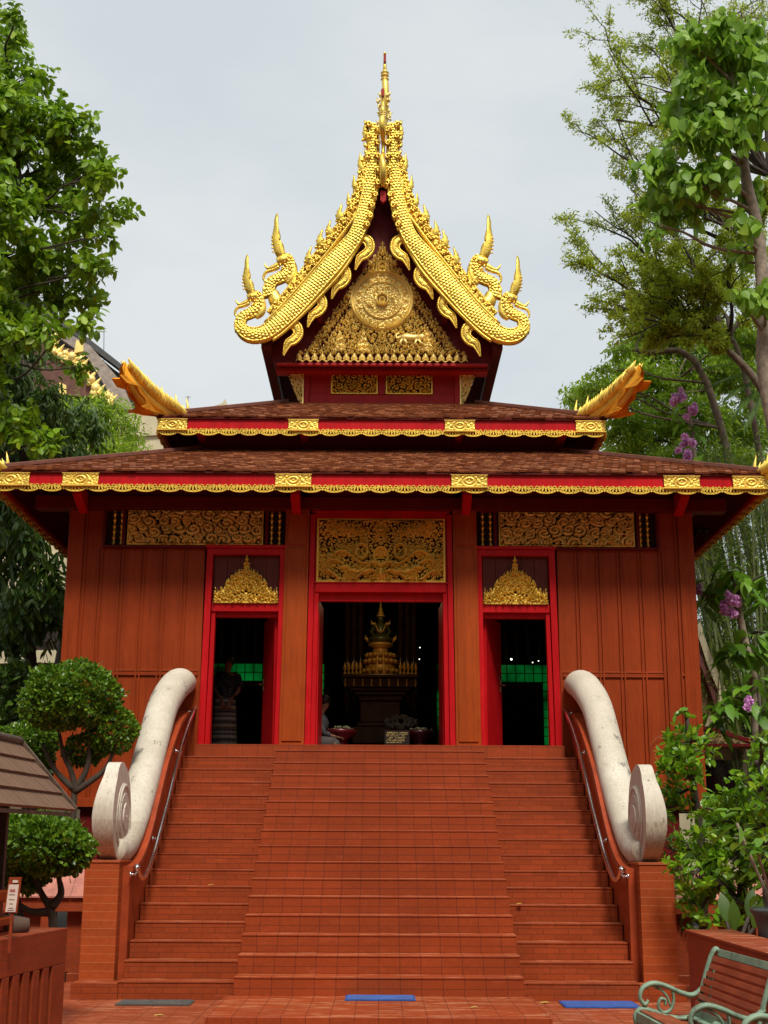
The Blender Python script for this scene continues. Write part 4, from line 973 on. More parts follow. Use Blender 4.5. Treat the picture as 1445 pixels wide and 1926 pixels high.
# offering bowls, garland, text sign near the sill
def bowl(px, py, Y, r, col, lab, mm=None):
    c = U(px, py, Y); m = MB(); m.lathe((c.x, Y, ZF), [(r*.6, 0), (r*.5, .12), (r*.45, .20), (r*.95, .30), (r, .36), (r*.93, .36), (r*.85, .31)], 18)
    o = tag(m.build('offering_bowl', simple('red lacquer bowl', col, .3, .2), None), lab, 'bowl')
    f = MB()
    for _ in range(40): f.ball((c.x+random.gauss(0, r*.4), Y+random.gauss(0, r*.35), ZF+.35+random.uniform(0, .05)), random.uniform(.018, .035), 6, 4)
    f.build('flowers', simple('pale flowers', (.25, .24, .12), .7), o)
bowl(640, 1395, 21.9, .28, (.12, .008, .012), 'red lacquer offering bowl with flowers beside the seated person')
bowl(790, 1393, 22.0, .24, (.05, .008, .01), 'dark red offering bowl with flowers right of the gold lettered sign')
m = MB(); c = U(755, 1358, 22.9)
for k in range(90):
    a = k*.37; m.ball((c.x+.28*math.cos(a)*(.6+.4*math.sin(k)), 22.9+.1*math.sin(a), c.z+.09*math.sin(a)*(1+.3*math.cos(k*2.1))), .03, 6, 4)
tag(m.build('flower_garland', simple('white garland', (.16, .15, .11), .8), None), 'heap of pale flower garlands in front of the altar', 'garland')
sg = empty('lettered_sign', (U(747, 1400, 21.6).x, 21.6, ZF), 'dark sign with small gold lettering standing inside the middle doorway', 'sign')
c0 = U(747, 1388, 21.6); MB().box(c0.x-.20, c0.x+.20, 21.6, 21.62, ZF, c0.z+.12).build('board', M_dark, sg)
tx = MB(); rg = random.Random(4)
for j in range(7):
    x = c0.x-.17; zz_ = c0.z+.085-j*.026; xe = c0.x+(.17 if j < 2 else .12)
    while x < xe:
        w = rg.uniform(.006, .016); hh = .009 if j else .013
        if rg.random() > .15: tx.box(x, x+w*.4, 21.597, 21.6, zz_-hh, zz_+hh*.6); tx.box(x+w*.4, x+w, 21.597, 21.6, zz_+hh*.2*rg.choice((-2, 1, 2)), zz_+hh*.6)
        x += w+.004
tx.build('lettering', simple('gold letters', (.7, .55, .2), .5), sg)
# small lamps
ll = bpy.data.lights.new('altar_lamp', 'POINT'); ll.energy = 8; ll.color = (1, .72, .38); ll.shadow_soft_size = .12
lo_ = bpy.data.objects.new('altar_lamp', ll); COL.objects.link(lo_); lo_.location = Vector((0, 22.6, 5.9))-Vector(wpos(ROOT)); lo_.parent = ROOT
ml = Mat('lamp glow'); e_ = ml.n('ShaderNodeEmission', {'Color': (1, .9, .7, 1), 'Strength': 3}); ml.t.links.new(e_.outputs[0], ml.out.inputs[0])
for i, (px, py) in enumerate(((650, 1239), (789, 1240), (790, 1218), (962, 1240), (1002, 1246), (1013, 1243))):
    c = U(px, py, 28.0); MB().ball(c, .022 if i in (0, 3) else .011, 8, 6).build('small_lamp', ml.m, ROOT)
# ------------------------------------------------------------------ vegetation
def leaf_mat(name, lo, mid, hi, rough=.42, trans=.35):
    m = Mat(name); a = m.n('ShaderNodeAttribute', attribute_name='tint').outputs['Fac']
    c = m.ramp(a, [(0, lo), (.5, mid), (1, hi)])
    p = m.n('ShaderNodeBsdfPrincipled', {'Base Color': c, 'Roughness': rough, 'Specular IOR Level': .4})
    t = m.n('ShaderNodeBsdfTranslucent', {'Color': m.mix(.5, c, tuple(min(1, x*1.7) for x in mid))})
    x = m.n('ShaderNodeMixShader', {0: trans, 1: p.outputs[0], 2: t.outputs[0]}); m.t.links.new(x.outputs[0], m.out.inputs[0]); return m.m
L_oval = leaf_mat('oval leaf', (.07, .15, .006), (.18, .32, .014), (.36, .50, .03))
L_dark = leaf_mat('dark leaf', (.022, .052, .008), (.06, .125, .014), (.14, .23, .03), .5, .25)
L_fine = leaf_mat('fine leaf', (.10, .18, .010), (.25, .39, .025), (.42, .54, .05), .45, .48)
L_yel = leaf_mat('olive leaf', (.14, .20, .014), (.30, .38, .025), (.55, .55, .05), .45, .5)
L_broad = leaf_mat('broad pale leaf', (.09, .19, .012), (.20, .36, .03), (.34, .50, .05), .45, .42)
L_box = leaf_mat('clipped leaf', (.03, .075, .005), (.09, .19, .010), (.24, .38, .03), .35, .25)
L_lime = leaf_mat('lime shrub leaf', (.06, .15, .006), (.15, .32, .012), (.38, .55, .03), .35, .35)
L_bam = leaf_mat('bamboo leaf', (.05, .10, .008), (.12, .20, .015), (.24, .30, .025))
L_big = leaf_mat('large ribbed leaf', (.05, .13, .012), (.12, .27, .02), (.25, .42, .04), .4, .3)
L_flow = leaf_mat('mauve flower', (.60, .22, .58), (.82, .42, .78), (.92, .68, .90), .6, .3)
M_bark = simple('grey brown bark', (.13, .095, .065), .85, 0, .45, 9, .6)
M_barkd = simple('dark bark', (.045, .032, .022), .9, 0, .4, 9, .6)
M_barkl = simple('pale bark', (.24, .19, .14), .85, 0, .35, 9, .6)

DENS = 4.8
def nrm(a): return a/np.maximum(1e-9, np.linalg.norm(a, axis=-1, keepdims=True))
def leaves(name, P, D, N_, ln, wd, mat, parent, tint=None, quad=False, droop=.0, round_=False):
    """P base points, D axis, N_ normal, ln/wd arrays. each leaf two faces folded along its rib"""
    n = len(P)
    if n == 0: return None
    D = nrm(D); T_ = nrm(np.cross(D, N_)); N2 = nrm(np.cross(T_, D)); ln = np.broadcast_to(ln, n)[:, None]; wd = np.broadcast_to(wd, n)[:, None]
    dr = np.array([0, 0, -1.0])*ln*droop
    if round_:   # ten-point outline with a rib, edges waved and tip turned down
        pr_ = [(.10, .26), (.28, .46), (.50, .50), (.72, .38), (.90, .14)]; ph_ = rng.random((n, 1))*6
        rib_ = [P+D*ln*f_+N2*ln*(.05*math.sin(f_*3.1))+dr*f_*f_-N2*ln*.16*f_*f_ for f_ in (0, .5, 1)]
        sd1 = [P+D*ln*f_+T_*wd*w_+N2*wd*(.10+.05*np.sin(ph_+f_*9))+dr*f_*f_-N2*ln*.16*f_*f_ for f_, w_ in pr_]
        sd2 = [P+D*ln*f_-T_*wd*w_+N2*wd*(.10+.05*np.cos(ph_+f_*8))+dr*f_*f_-N2*ln*.16*f_*f_ for f_, w_ in pr_]
        V = np.stack(rib_+sd1+sd2, 1); k = 13
        lo = np.array([0, 3, 4, 5, 1, 1, 5, 6, 7, 2, 0, 1, 10, 9, 8, 1, 2, 12, 11, 10]); ls = np.array([0, 5, 10, 15]); lt = np.array([5, 5, 5, 5])
    elif quad:
        V = np.stack([P, P+D*ln*.45+T_*wd*.5+N2*wd*.12, P+D*ln+dr, P+D*ln*.45-T_*wd*.5+N2*wd*.12], 1); k = 4
        lo = np.array([0, 1, 2, 0, 2, 3]); ls = np.array([0, 3]); lt = np.array([3, 3])
    else:
        V = np.stack([P, P+D*ln*.28+T_*wd*.42+N2*wd*.12+dr*.1, P+D*ln*.68+T_*wd*.44+N2*wd*.12+dr*.45, P+D*ln+dr, P+D*ln*.68-T_*wd*.44+N2*wd*.12+dr*.45, P+D*ln*.28-T_*wd*.42+N2*wd*.12+dr*.1], 1); k = 6
        lo = np.array([0, 1, 2, 3, 0, 3, 4, 5]); ls = np.array([0, 4]); lt = np.array([4, 4])
    me = bpy.data.meshes.new(name); V = V.reshape(-1, 3)-np.array(wpos(parent))[None, :]
    me.vertices.add(len(V)); me.vertices.foreach_set('co', V.ravel())
    off = np.arange(n)[:, None]
    LO = (lo[None, :]+off*k).ravel(); me.loops.add(len(LO)); me.loops.foreach_set('vertex_index', LO)
    LS = (ls[None, :]+off*len(lo)).ravel(); me.polygons.add(len(LS)); me.polygons.foreach_set('loop_start', LS); me.polygons.foreach_set('loop_total', np.tile(lt, n))
    at = me.attributes.new('tint', 'FLOAT', 'POINT')
    tint = np.clip(rng.normal(.45, .22, n), 0, 1) if tint is None else tint
    at.data.foreach_set('value', np.repeat(tint, k).astype(np.float32))
    me.materials.append(mat); me.update(calc_edges=True); me.validate()
    o = bpy.data.objects.new(name, me); COL.objects.link(o); o.parent = parent; return o
def sprays(C, n_spray, per, spread, ln, wd, hang=.3, shell=.55, outward=.6, flat=.5, aspect=1.9):
    """leaf sprays inside ellipsoid clusters C = [(c, r3)]; returns arrays P, D, N, L, W"""
    P = []; D = []; N = []; Ls = []; tips = []
    for c, r in C:
        c = np.array(c); r = np.array(r); k = max(2, int(n_spray*DENS*float(np.prod(r))**(2/3)))
        d = nrm(rng.normal(size=(k, 3))); rad = shell+(1-shell)*rng.random(k)**.6; rad *= rng.normal(1, .12, k)
        ctr = c+d*r*rad[:, None]; ax = nrm(d*outward+rng.normal(size=(k, 3))*.6+np.array([0, 0, -hang])); tips.append(ctr)
        t = (np.arange(per)+.5)/per
        base = ctr[:, None, :]+ax[:, None, :]*((t-.5)*spread)[None, :, None]
        side = nrm(np.cross(ax, rng.normal(size=(k, 3))))
        s_ = np.where(np.arange(per) % 2 == 0, 1, -1)[None, :, None]
        dd = nrm(ax[:, None, :]*.55+side[:, None, :]*s_*.9+rng.normal(size=(k, per, 3))*.28+np.array([0, 0, -hang*.8]))
        nn = nrm(np.array([0, -.25, 1.0])*flat+rng.normal(size=(k, per, 3))*.5+np.array([0, 0, .15]))
        P.append(base.reshape(-1, 3)); D.append(dd.reshape(-1, 3)); N.append(nn.reshape(-1, 3))
    P, D, N = map(np.concatenate, (P, D, N)); L_ = ln*rng.uniform(.65, 1.2, len(P)); return P, D, N, L_, L_/aspect, tips
def limb(mb, a, b, r0, r1, bend=.12, k=7, n=7, up=.2):
    a, b = Vector(a), Vector(b); d = (b-a).length
    m1 = a.lerp(b, .33)+Vector((random.gauss(0, bend), random.gauss(0, bend), random.gauss(0, bend)+up))*d*.5
    m2 = a.lerp(b, .66)+Vector((random.gauss(0, bend), random.gauss(0, bend), random.gauss(0, bend)+up))*d*.4
    P = smooth_path([tuple(a), tuple(m1), tuple(m2), tuple(b)], 4); m = len(P)
    mb.tube(P, [r0+(r1-r0)*i/(m-1) for i in range(m)], n); return P
def tree(name, label, cat, trunk, tr, clusters, leafm, barkm, ln, n_spray=26, per=9, spread=.5, group=None, twigs=5, quad=False, aspect=1.9, base=None, round_=False, **kw):
    """trunk: list of points; clusters: [(centre, radii)]"""
    b0 = base or trunk[0]
    root = empty(name, (b0[0], b0[1], 0), label, cat, group)
    tb = MB(); tp = smooth_path([tuple(p) for p in trunk], 5); m = len(tp); tb.tube(tp, [tr*(1-.55*i/(m-1))*(1.25 if i == 0 else 1) for i in range(m)], 10)
    to = tb.build('trunk', barkm, root)
    bb = MB()
    P, D, N, L_, W_, tips = sprays(clusters, n_spray, per, spread, ln, 1, aspect=aspect, **kw)
    for (c, r), tc_ in zip(clusters, tips):
        c = Vector(c); cand = [Vector(p) for p in tp[m//4:]]
        q = min(cand, key=lambda p: (p-c).length+max(0, p.z-c.z+.3)*2)
        s = max(r); bp = limb(bb, q, c, tr*.24, tr*.10, .12, up=.1)
        idx = rng.choice(len(tc_), min(twigs, len(tc_)), replace=False)
        for i in idx: limb(bb, bp[int(rng.integers(len(bp)//2, len(bp)))], tc_[i], tr*.07, .005, .15, n=5, up=.08)
    bb.build('branches', barkm, root)
    leaves('crown', P, D, N, L_, W_, leafm, root, quad=quad, droop=.12, round_=round_)
    return root
def cl(spec, Y, dy=.6, seed=0):
    """clusters from photo positions: (px, py, rx, ry[, Y])"""
    rg = random.Random(seed); out = []
    for s in spec:
        y = s[4] if len(s) > 4 else Y+rg.uniform(-dy, dy); k = (y+1)/2500
        out.append((tuple(U(s[0], s[1], y)), (s[2]*k, max(s[2], s[3])*k*.9, s[3]*k)))
    return out
def up(px, py, Y): return tuple(U(px, py, Y))

# left: tall oval-leaved tree
C = cl([(30, 25, 26, 22), (15, 75, 40, 40), (45, 150, 50, 55), (10, 215, 60, 60), (85, 215, 60, 45), (140, 240, 45, 38), (55, 300, 75, 60), (150, 300, 55, 50), (185, 330, 30, 45), (10, 380, 60, 60), (95, 380, 60, 50),
        (165, 400, 45, 40), (225, 395, 26, 22), (200, 440, 20, 20), (40, 470, 60, 50), (120, 470, 60, 45), (175, 500, 34, 34), (60, 550, 70, 45), (140, 560, 50, 38), (165, 605, 30, 16), (70, 620, 50, 26), (20, 620, 50, 50), (150, 690, 24, 14), (20, 800, 60, 44), (80, 830, 36, 22), (-60, 300, 90, 200), (-70, 600, 90, 200)], 22.2, 1.0, 1)
tree('broadleaf_tree', 'tall oval leaved tree rising at the left edge of the photo above the eave', 'tree', [(-8.3, 22.6, 0), (-8.0, 22.5, 4), up(-60, 700, 22.3), up(-30, 520, 22.3), up(35, 370, 22.2), up(12, 200, 22.6), up(20, 120, 22.7)], .11, C, L_oval, M_barkd, .175, 42, 9, .42, twigs=7, hang=.45, aspect=1.55, shell=.35)
# left: darker long-leaved trees behind it
C = cl([(20, 620, 50, 40), (50, 690, 44, 50), (10, 720, 60, 60), (90, 760, 50, 40), (60, 790, 70, 50), (150, 800, 60, 45), (30, 850, 80, 30), (120, 850, 60, 20)], 27, 1, 2)
tree('mango_tree', 'dark long leaved tree behind the oval leaved one, left of the eave', 'tree', [(-9.3, 27.5, 0), (-8.8, 27.2, 4), up(40, 860, 27), up(50, 700, 27)], .22, C, L_dark, M_barkd, .22, 45, 11, .5, twigs=4, hang=.9, aspect=4.0, shell=.3)
C = cl([(190, 765, 36, 24), (225, 800, 40, 34), (180, 815, 50, 34), (248, 835, 24, 20), (140, 780, 40, 34), (200, 850, 70, 24)], 29.5, 1, 3)
tree('feathery_tree', 'bright feathery tree beside the gilded corner flame on the left', 'tree', [(-7.6, 29.5, 0), (-7.2, 29.5, 5), up(200, 820, 29.5)], .16, C, L_fine, M_barkd, .15, 60, 13, .6, twigs=4, hang=.5, aspect=3.2, shell=.3, quad=True)
C = cl([(20, 960, 60, 40), (60, 1010, 50, 40), (10, 1060, 50, 60), (90, 1080, 36, 40), (40, 1140, 50, 40), (85, 1170, 34, 40), (10, 1200, 50, 34), (100, 1120, 22, 34), (50, 1290, 60, 50), (10, 1330, 50, 60), (90, 1350, 50, 60), (30, 1420, 60, 50)], 25.5, 1, 4)
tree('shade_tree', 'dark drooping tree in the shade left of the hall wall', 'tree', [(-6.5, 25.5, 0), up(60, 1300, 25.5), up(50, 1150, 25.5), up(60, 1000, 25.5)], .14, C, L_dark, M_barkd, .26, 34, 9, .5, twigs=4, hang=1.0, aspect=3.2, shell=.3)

# left: cloud-pruned shrubs
def topiary(name, label, group, stems, balls, leafm, ln=.055, dens=520, trunk=.05, base=None):
    root = empty(name, (base[0], base[1], 0), label, 'topiary', group)
    tb = MB()
    for s in stems: 
        P = smooth_path(s, 5); m = len(P); tb.tube(P, [trunk*(1-.6*i/(m-1)) for i in range(m)], 8)
    Pp = []; Dd = []; Nn = []
    for c, r in balls:
        c = np.array(c); r = np.array(r); n = int(dens*4*math.pi*(float(np.prod(r))**(2/3))*6)
        d = nrm(rng.normal(size=(n, 3))); wob = 1+.07*np.sin(d[:, 0]*6+d[:, 2]*5+c[0])+.05*np.sin(d[:, 1]*9+d[:, 2]*11)+.03*np.sin(d[:, 0]*19+d[:, 2]*17)+np.where(rng.random(n) < .012, rng.uniform(.06, .22, n), 0)
        p = c+d*r*(wob*np.where(rng.random(n) < .8, rng.normal(.97, .03, n), rng.uniform(.6, .95, n)))[:, None]
        ax = nrm(d*.8+rng.normal(size=(n, 3))*.7+np.array([0, 0, .35])); nn = nrm(d*.8+rng.normal(size=(n, 3))*.55+np.array([0, 0, .4]))
        Pp.append(p); Dd.append(ax); Nn.append(nn)
        cc = Vector(c)
        st = Vector(min([q for s in stems for q in s], key=lambda q: (Vector(q)-cc).length+max(0, q[2]-c[2])*3))
        for _ in range(6):
            v = Vector((random.uniform(-.7, .7)*r[0], random.uniform(-.6, .6)*r[1], -.2*r[2])); limb(tb, st, cc+v, trunk*.4, .008, .12, n=5)
    tb.build('trunk', M_bark if False else M_barkd, root)
    P, D, N = map(np.concatenate, (Pp, Dd, Nn)); l_ = ln*rng.uniform(.7, 1.25, len(P))
    leaves('foliage', P, D, N, l_, l_/1.5, leafm, root, quad=False)
    return root
def B_(px, py, rx, ry, Y): k = (Y+.3)/2500; return (up(px, py, Y), (rx*k, rx*k*.9, ry*k))
Y1 = 17.9
topiary('topiary_tree', 'cloud pruned tree with a round clipped crown beside the left scroll', None, [[up(118, 1700, Y1), up(140, 1490, Y1), up(120, 1420, Y1), up(110, 1370, Y1)], [up(140, 1490, Y1), up(165, 1440, Y1), up(170, 1370, Y1)], [up(140, 1490, Y1), up(195, 1450, Y1), up(215, 1410, Y1)], [up(140, 1485, Y1), up(105, 1450, Y1), up(80, 1400, Y1)]],
        [B_(135, 1308, 84, 58, Y1), B_(100, 1325, 52, 40, Y1-.2), B_(212, 1372, 42, 42, Y1+.1), B_(160, 1410, 34, 26, Y1+.25)], L_box, .062, 300, .05, base=up(118, 1700, Y1))
topiary('topiary_tree', 'smaller clipped shrub ball at the left edge above the shingled shrine roof', None, [[up(60, 1560, 19), up(58, 1420, 19)], [up(60, 1560, 19), up(20, 1440, 19)]],
        [B_(62, 1402, 42, 44, 19), B_(14, 1396, 34, 26, 18.6), B_(30, 1440, 60, 40, 19.1)], L_box, .062, 260, .05, base=up(60, 1560, 19))
Y2 = 13.4
topiary('topiary_tree', 'low spreading clipped bush on gnarled stems behind the slotted wall', None, [[up(100, 1790, Y2), up(98, 1720, Y2), up(78, 1680, Y2), up(60, 1640, Y2)], [up(98, 1705, Y2), up(115, 1680, Y2), up(108, 1640, Y2)], [up(60, 1790, Y2), up(40, 1730, Y2), up(30, 1680, Y2), up(20, 1640, Y2)], [up(98, 1715, Y2), up(60, 1715, Y2), up(35, 1700, Y2)]],
        [B_(80, 1590, 84, 50, Y2), B_(20, 1600, 70, 55, Y2+.2), B_(125, 1600, 40, 38, Y2-.1), B_(40, 1650, 40, 26, Y2+.1)], L_box, .062, 330, .05, base=up(100, 1790, Y2))

# right: sparse olive tree with far reaching twigs
def sparse_tree():
    root = empty('olive_leaved_tree', (9.5, 27, 0), 'sparse small leaved tree with bare reaching twigs at the upper right', 'tree')
    tb = MB(); Y = 27; P = smooth_path([(9.6, 27, 0), (9.3, 27, 5), up(1460, 820, 27), up(1425, 720, 27), up(1350, 640, 27)], 5); tb.tube(P, [.13*(1-.5*i/len(P)) for i in range(len(P))], 10)
    tb.build('trunk', M_bark, root); bb = MB(); Lp = []; Ld = []
    rg = random.Random(12)
    def grow(a, b, r, lv):
        Pn = limb(bb, a, b, r, r*.45, .07, n=6 if lv < 2 else 4, up=.03); d = Vector(b)-Vector(a); ln = d.length
        if lv >= 2:
            for q in range(9):
                i = rg.randrange(len(Pn)//4, len(Pn)); 
                for _ in range(3): Lp.append(np.array(Pn[i])+np.array([rg.gauss(0, .05) for _ in range(3)])); Ld.append((d.normalized()*.3+Vector((rg.gauss(0, .7), rg.gauss(0, .7), rg.gauss(-.2, .6)))))
        if lv < 3:
            for q in range(4 if lv else 5):
                i = rg.randrange(len(Pn)//4, len(Pn)); o = Vector((rg.gauss(.05, .5), rg.gauss(0, .5), rg.gauss(.05, .55))); nd = (d.normalized()+o).normalized()*ln*rg.uniform(.32, .52)
                grow(Pn[i], Vector(Pn[i])+nd, r*.45, lv+1)
    tg = [(1085, 505), (1110, 540), (1130, 440), (1150, 380), (1105, 215), (1130, 165), (1180, 110), (1225, 60), (1245, 20), (1290, 10), (1340, 5), (1140, 300), (1175, 480), (1200, 560), (1160, 590), (1200, 420), (1230, 350), (1210, 240), (1250, 160), (1300, 100), (1380, 60), (1430, 10), (1240, 480), (1290, 520), (1330, 470), (1260, 570), (1180, 540), (1300, 400), (1380, 380), (1350, 560), (1230, 620), (1300, 640)]
    for i, (x, y) in enumerate(tg):
        s_ = up(*( (1445, 330) if y < 250 else (1410, 470) if y < 420 else (1370, 640)), 27)
        grow(s_, up(x+54, y+10, 26.5+rg.uniform(-1, 1.5)), .05, 0)
    bb.build('branches', M_barkd, root)
    P = np.array(Lp); D = np.array(Ld); n = len(P); print('sparse leaves', n)
    low = np.clip((np.array([U(1300, 450, 27).z])-P[:, 2])/3, 0, 1)
    l_ = rng.uniform(.05, .11, n)*(1+.35*low); leaves('crown', P, D, rng.normal(size=(n, 3))+np.array([0, 0, .8]), l_, l_/2.6, L_yel, root, quad=True)
sparse_tree()
C = cl([(1150, 520, 40, 40), (1185, 480, 36, 40), (1170, 560, 44, 30), (1230, 510, 46, 44), (1240, 580, 54, 36), (1300, 560, 60, 50), (1330, 500, 50, 50), (1390, 540, 50, 60), (1290, 470, 36, 30), (1350, 420, 36, 40), (1430, 470, 40, 80)], 29, 1, 21)
tree('yellowing_tree', 'olive yellow tree mass low in the crown at right of the gable', 'tree', [(9.2, 29, 0), (9.0, 29, 5), up(1400, 700, 29), up(1330, 600, 29)], .10, C, L_yel, M_bark, .12, 25, 10, .45, twigs=7, hang=.3, aspect=2.6, shell=.2, quad=True)
# right: leafy trees above the eave, far
C = cl([(1100, 745, 45, 20), (1150, 740, 55, 34), (1190, 700, 40, 46), (1210, 650, 44, 36), (1260, 640, 60, 40), (1330, 640, 60, 40), (1400, 640, 60, 40), (1230, 720, 50, 50), (1300, 710, 70, 50), (1380, 700, 60, 50), (1440, 740, 50, 60), (1170, 800, 50, 50), (1240, 800, 70, 60), (1320, 790, 70, 50), (1400, 810, 70, 50), (1180, 860, 60, 40), (1280, 870, 70, 30), (1380, 870, 70, 30)], 33, 1.5, 5)
tree('leafy_tree', 'dense light green tree behind the right gilded corner flame', 'tree', [(8.8, 33, 0), (8.6, 33, 5), up(1290, 850, 33), up(1270, 720, 33)], .15, C, L_fine, M_bark, .19, 60, 12, .6, twigs=6, hang=.35, aspect=2.8, shell=.15, quad=True)
C = cl([(1200, 620, 36, 24), (1170, 660, 30, 20), (1130, 700, 26, 14), (1105, 735, 26, 16), (1075, 755, 20, 10), (1240, 600, 40, 24), (1160, 735, 40, 24)], 31, .6, 6)
tree('leafy_tree', 'darker leafy tree whose sprays reach left over the upper roof', 'tree', [(9.8, 31.5, 0), (9.4, 31.5, 5), up(1330, 720, 31), up(1200, 660, 31)], .14, C, L_fine, M_bark, .16, 55, 10, .4, twigs=6, hang=.3, aspect=2.6, shell=.2, quad=True)
# right: pale broad-leaved tree in front
C = cl([(1290, 60, 20, 20), (1350, 60, 50, 30), (1400, 60, 36, 30), (1285, 85, 26, 26), (1330, 110, 50, 36), (1400, 120, 50, 44), (1300, 150, 34, 30), (1350, 180, 60, 44), (1420, 190, 40, 50), (1270, 200, 34, 30), (1310, 240, 50, 36), (1370, 250, 50, 36), (1225, 315, 30, 26), (1260, 330, 40, 36), (1300, 330, 44, 40), (1345, 320, 40, 36), (1240, 380, 26, 34), (1290, 390, 30, 26), (1235, 425, 14, 24), (1400, 420, 20, 24), (1395, 480, 22, 18), (1390, 565, 20, 18), (1420, 360, 30, 30), (1440, 560, 22, 30)], 23.5, .6, 7)
tree('broad_leaved_tree', 'pale green tree with very large soft leaves at the upper right corner', 'tree', [(8.4, 24, 0), (8.2, 24, 4), up(1448, 760, 23.8), up(1437, 600, 23.8), up(1428, 450, 23.8), up(1402, 330, 23.7), up(1392, 240, 23.6), up(1370, 100, 23.5)], .17, C, L_broad, M_barkl, .25, 27, 6, .55, twigs=5, hang=1.1, aspect=1.3, shell=.25, round_=True)
# right: bamboo grove
bam = empty('bamboo_clump', (8.6, 29, 0), 'leaning bamboo clump behind the flowering trees at the right edge', 'bamboo')
bm_ = MB(); P = []; D = []
for k in range(60):
    x0 = random.uniform(1380, 1560); y0 = 29+random.uniform(-1.5, 1.5); a = up(x0, 1520, y0); tpx = x0-random.uniform(30, 150); b = up(tpx, random.uniform(840, 960), y0)
    Pn = limb(bm_, a, b, .045, .02, .03, n=5, up=.02)
    for q in range(20):
        p = np.array(Pn[random.randrange(2, len(Pn))]); c = rng.normal(size=3)*.25
        for _ in range(8): P.append(p+c+rng.normal(size=3)*.22); D.append(rng.normal(size=3)*.6+np.array([0, 0, -.5]))
for k in range(1100):
    c = np.array(up(random.uniform(1310, 1480), random.uniform(850, 1400), 29+random.uniform(-1, 2)))
    for _ in range(24): P.append(c+rng.normal(size=3)*.28); D.append(rng.normal(size=3)*.7+np.array([0, 0, -.3]))
bm_.build('culm', simple('bamboo culm', (.08, .10, .02), .5), bam)
P = np.array(P); n = len(P); leaves('foliage', P, np.array(D), rng.normal(size=(n, 3))+np.array([0, 0, .6]), rng.uniform(.08, .18, n), rng.uniform(.015, .03, n), L_bam, bam, quad=True)
# right: flowering trees with whorls of large ribbed leaves
def whorl_tree(label, trunk, tips, ln, r=.06, flowers=(), bark=M_barkl):
    root = empty('flowering_tree', (trunk[0][0], trunk[0][1], 0), label, 'flowering tree', 'flowering trees right of the hall')
    tb = MB(); tp = smooth_path(trunk, 5); tb.tube(tp, [r*(1-.5*i/len(tp)) for i in range(len(tp))], 10); tb.build('trunk', bark, root)
    bb = MB(); P = []; D = []; N = []; Ls = []
    for (x, y, Y, k) in tips:
        c = Vector(up(x, y, Y)); q = min([Vector(p) for p in tp[len(tp)//2:]], key=lambda p: (p-c).length); limb(bb, q, c, r*.4, .012, .08, n=6)
        for j in range(k):
            a = 2*math.pi*j/k*2.4+random.uniform(-.3, .3); el = random.uniform(-.9, .15); d = Vector((math.cos(a), math.sin(a), el)); o = Vector((random.gauss(0, .08), random.gauss(0, .08), random.gauss(0, .10)))
            P.append(c+o+d*.04); D.append(d); N.append(Vector((-d.x*el, -d.y*el, 1.0))+Vector((random.gauss(0, .2), random.gauss(0, .2), 0))); Ls.append(ln*random.uniform(.7, 1.15))
    bb.build('branches', M_barkd, root); P, D, N, Ls = map(np.array, (P, D, N, Ls)); leaves('crown', P, D, N, Ls, Ls/2.0, L_big, root, droop=.35, round_=True)
    for (x, y, Y, s) in flowers:
        c = np.array(up(x, y, Y)); n = int(s*s*900)+60; rr = s*.17; sb = rng.normal(size=(7, 3))*rr*np.array([.55, .4, .75]); p = c+sb[rng.integers(0, 7, n)]+nrm(rng.normal(size=(n, 3)))*rr*.36*rng.random((n, 1))**.4
        leaves('flower_cluster', p, rng.normal(size=(n, 3)), rng.normal(size=(n, 3)), np.full(n, .05*(.6+s)), np.full(n, .045*(.6+s)), L_flow, root)
whorl_tree('flowering tree with mauve blossoms and big drooping leaves near the hall corner', [up(1425, 1420, 21.5), up(1420, 1290, 21.5), up(1400, 1200, 21.5), up(1385, 1120, 21.5)],
    [(1375, 1070, 21.5, 9), (1345, 1090, 21.8, 10), (1325, 1130, 22, 9), (1400, 1100, 21.3, 10), (1430, 1120, 21.5, 9), (1395, 1210, 21.2, 11), (1425, 1225, 21.5, 10), (1375, 1220, 21.3, 9), (1345, 1110, 22, 8), (1440, 1190, 21.6, 8), (1440, 1080, 21.6, 8)], .36, .09, [(1373, 1140, 21.2, .75), (1311, 1112, 22, .45), (1378, 1126, 21.2, .5)])
whorl_tree('lower flowering tree with a single mauve blossom beside the thatched pavilion', [up(1440, 1480, 20.5), up(1432, 1400, 20.5), up(1430, 1350, 20.5)],
    [(1375, 1310, 20.5, 9), (1350, 1325, 20.6, 9), (1395, 1330, 20.4, 8), (1425, 1290, 20.5, 9), (1440, 1330, 20.5, 9), (1435, 1390, 20.4, 8), (1360, 1345, 20.6, 7)], .32, .05, [(1408, 1322, 20.2, .42)])
whorl_tree('tall flowering tree with mauve clusters seen above the lower roof at right', [up(1330, 960, 27.5), up(1310, 880, 27.5), up(1300, 800, 27.5), up(1290, 760, 27.5)],
    [(1300, 810, 27.5, 8), (1280, 770, 27.5, 8), (1315, 850, 27.5, 7)], .30, .06, [(1275, 752, 27.2, .7), (1286, 746, 27.2, .5), (1300, 779, 27.2, .7), (1308, 770, 27.2, .4), (1297, 835, 27.2, .75), (1291, 857, 27.2, .7)])
